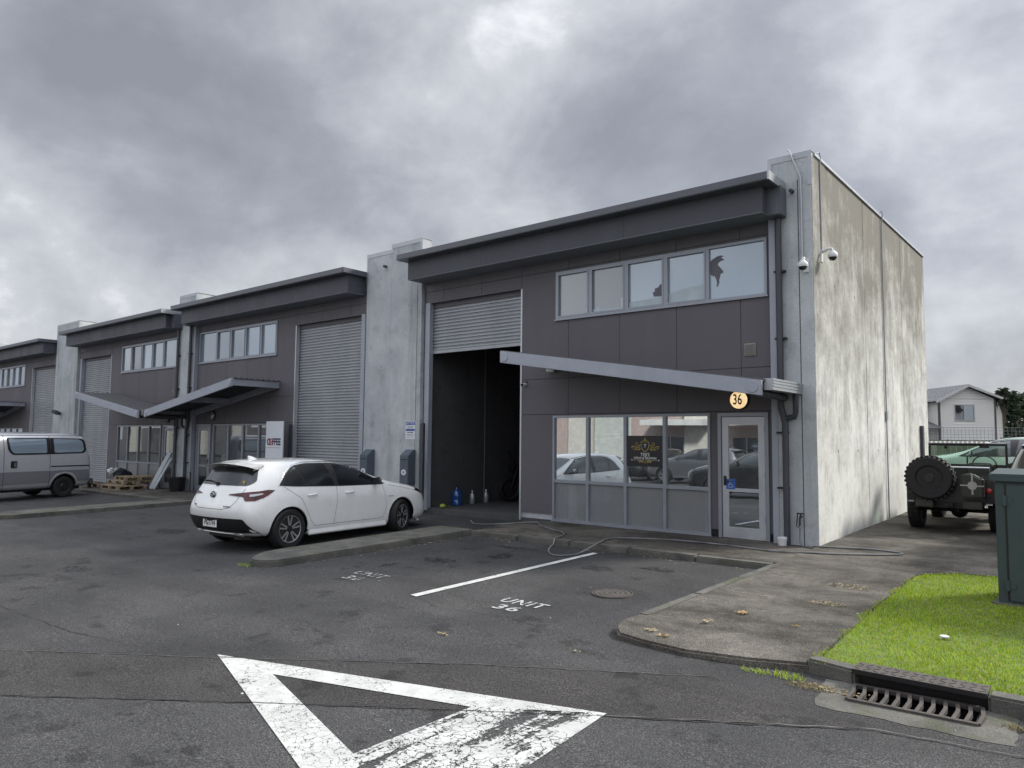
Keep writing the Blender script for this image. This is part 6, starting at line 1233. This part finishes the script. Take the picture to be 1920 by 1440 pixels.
# trees
def foliage_mat(name, a, b):
    t = NT(name); rnd = t.N('ShaderNodeNewGeometry').outputs['Random Per Island']; t.set(color=t.ramp(rnd, (0., a), (1., b)), rough=.7, spec=.2); return t.m
foliage_mat('conifer', (.012, .022, .012), (.03, .05, .025)); foliage_mat('leafy', (.03, .045, .02), (.07, .09, .045)); foliage_mat('cabbage', (.03, .04, .025), (.08, .09, .06)); plain('bark', (.09, .075, .06), .9, var=.3)
def tree(x, y, h, rx, kind, label, mat, seed, n=2600, z0=.35):
    c = thing_at('tree', (x, y, gz(x, y)), label, 'tree'); r = random.Random(seed); m = MB()
    m.tube([(0, 0, 0), (.1, 0, h*.4), (0, .1, h*.85)], [h*.03+.05, h*.022+.03, .03], 8)
    if kind != 'conifer':
        for k in range(8): a = r.uniform(0, 6.283); zz = h*r.uniform(.35, .65); m.tube([(0, 0, zz), (math.cos(a)*rx*.4, math.sin(a)*rx*.4, zz+h*.12), (math.cos(a)*rx*.75, math.sin(a)*rx*.75, zz+h*.2)], [.07, .04, .015], 6)
    m.build('trunk', MAT['bark'], c, smooth=True); vs = []; fs = []
    cl = []
    for k in range(46 if kind != 'conifer' else 120):
        t_ = r.uniform(z0, 1); a = r.uniform(0, 6.283)
        rr = rx*((1-t_)**.75*1.15 if kind == 'conifer' else math.sin(math.pi*min(1, (t_-z0)/(1.02-z0))**.8)**.6)*r.uniform(.35, 1)
        cl.append((math.cos(a)*rr, math.sin(a)*rr, t_*h, rx*(.12 if kind == 'conifer' else .26)*r.uniform(.7, 1.3)))
    for k in range(n):
        cx, cy, cz, cr = cl[k % len(cl)]; d = Vector((r.gauss(0, 1), r.gauss(0, 1), r.gauss(0, .8)))*cr*.55; p = Vector((cx, cy, cz))+d; s = r.uniform(.05, .11) if kind == 'conifer' else r.uniform(.07, .16)
        u = Vector((r.gauss(0, 1), r.gauss(0, 1), r.gauss(0, 1))).normalized(); v = u.orthogonal().normalized(); n0 = len(vs)
        vs += [p-u*s, p+v*s*.5, p+u*s, p-v*s*.5]; fs.append((n0, n0+1, n0+2, n0+3))
    me = bpy.data.meshes.new('crown'); me.from_pydata([tuple(v) for v in vs], [], fs); obj('crown', me, c, MAT[mat])
def cabbage(x, y, h, label, seed):
    c = thing_at('cabbage_tree', (x, y, gz(x, y)), label, 'tree', 'cabbage trees beyond the house'); r = random.Random(seed); m = MB(); heads = []
    m.tube([(0, 0, 0), (.1, 0, h*.6)], [.2, .14], 8)
    for k in range(4): a = k*1.6+r.random(); q = Vector((math.cos(a)*.5, math.sin(a)*.5, h*r.uniform(.82, .95))); m.tube([(.1, 0, h*.6), tuple(q*.6+Vector((0, 0, h*.33))), tuple(q)], [.12, .09, .07], 6); heads.append(q)
    m.build('trunk', MAT['bark'], c, smooth=True); vs = []; fs = []
    for q in heads:
        for k in range(90):
            d = Vector((r.gauss(0, 1), r.gauss(0, 1), r.gauss(.25, .8))).normalized(); L_ = r.uniform(.3, .55); sd = d.cross(Vector((0, 0, 1))).normalized()*.03; n0 = len(vs); mid = q+d*L_*.6; tip = q+d*L_+Vector((0, 0, -.18))
            vs += [q-sd*.5, q+sd*.5, mid+sd, tip, mid-sd]; fs.append((n0, n0+1, n0+2, n0+3, n0+4))
    me = bpy.data.meshes.new('crown'); me.from_pydata([tuple(v) for v in vs], [], fs); obj('crown', me, c, MAT['cabbage'])
def atpx(u, d): # ground point seen at photo column u, distance d
    v = _F + _R*((u-960)/1377.5); v.z = 0; v.normalize(); return 3.698+v.x*d, -12.024+v.y*d
x, y = atpx(1899, 40); tree(x, y, 3.75, .62, 'conifer', 'dark narrow conifer right of the weatherboard house', 'conifer', 1, 5200, .05)
x, y = atpx(1932, 46); tree(x, y, 4.0, 1.1, 'leafy', 'leafy tree at the right edge beyond the cabinet', 'leafy', 2, 3000, .15)
x, y = atpx(1945, 52); tree(x, y, 4.3, 1.8, 'leafy', 'leafy tree hidden behind the one at the right edge', 'leafy', 5, 2600, .15)
x, y = atpx(1880, 58); cabbage(x, y, 5.3, 'cabbage tree head showing above the eaves of the house', 3); x, y = atpx(1903, 54); cabbage(x, y, 4.7, 'cabbage tree between the house and the right edge', 4)
# pale building across the yard, mirrored in the shop windows
plain('cream_wall', (.62, .60, .54), .8); plain('pale_shutter', (.66, .69, .66), .5); plain('pink_panel', (.50, .40, .37), .7); plain('white_fascia', (.7, .7, .68), .5)
ob = thing_at('warehouse_building', (-14, -30, gz(-14, -20)-.05), 'pale warehouse across the yard with cream piers and ribbed shutters', 'warehouse')
m = MB()
for x in (-80, -71, -62.5, -55, -44, -35, -26, -17.5, -10.9, -2.2, 6.5, 15): m.box(x-.9, x+.9, -.2, .5, 0, 6.3)
m.build('pier', MAT['cream_wall'], ob)
m = MB(); m.box(-85, -27, -8, -.2, 0, 5.9); m.build('wall', MAT['cladding'], ob); m = MB(); m.box(-27, 30, -8, -.2, 0, 5.9); m.build('wall', MAT['pink_panel'], ob)
for x0 in (-25, -16.5, -9.9, ):
    m = MB(); prof = []
    for k in range(60): zt = 4.7-k*.078; prof += [(zt, .05), (zt-.03, .09), (zt-.06, .09)]
    for k, (zz, yy) in enumerate(prof):
        m.v += [(x0, yy, zz), (x0+(3.0 if x0 < -10 else 2.8), yy, zz)]
        if k: q_ = 2*k; m.f.append((q_-2, q_-1, q_+1, q_)); m.m.append(0)
    m.build('roller_door', MAT['pale_shutter'], ob)
m = MB(); m.box(-85, 30, -.2, .9, 5.3, 5.8); m.build('fascia', MAT['white_fascia'], ob)
for x0 in (-76, -67, -50, -40, -31, -21, -5.5, -.5, 8):
    m = MB(); m.box(x0, x0+4.2, .0, 1.7, 3.0, 3.35); m.build('canopy', MAT['white_fascia'], ob)
    m = MB(); m.box(x0+.2, x0+4, -.19, -.1, .3, 2.3); m.build('window', MAT['glass_dark'], ob)
    m = MB()
    for k in range(5): m.box(x0+.2+k*.93, x0+.26+k*.93, -.1, -.06, .3, 2.3)
    m.build('window_frame', MAT['alu_light'], ob)
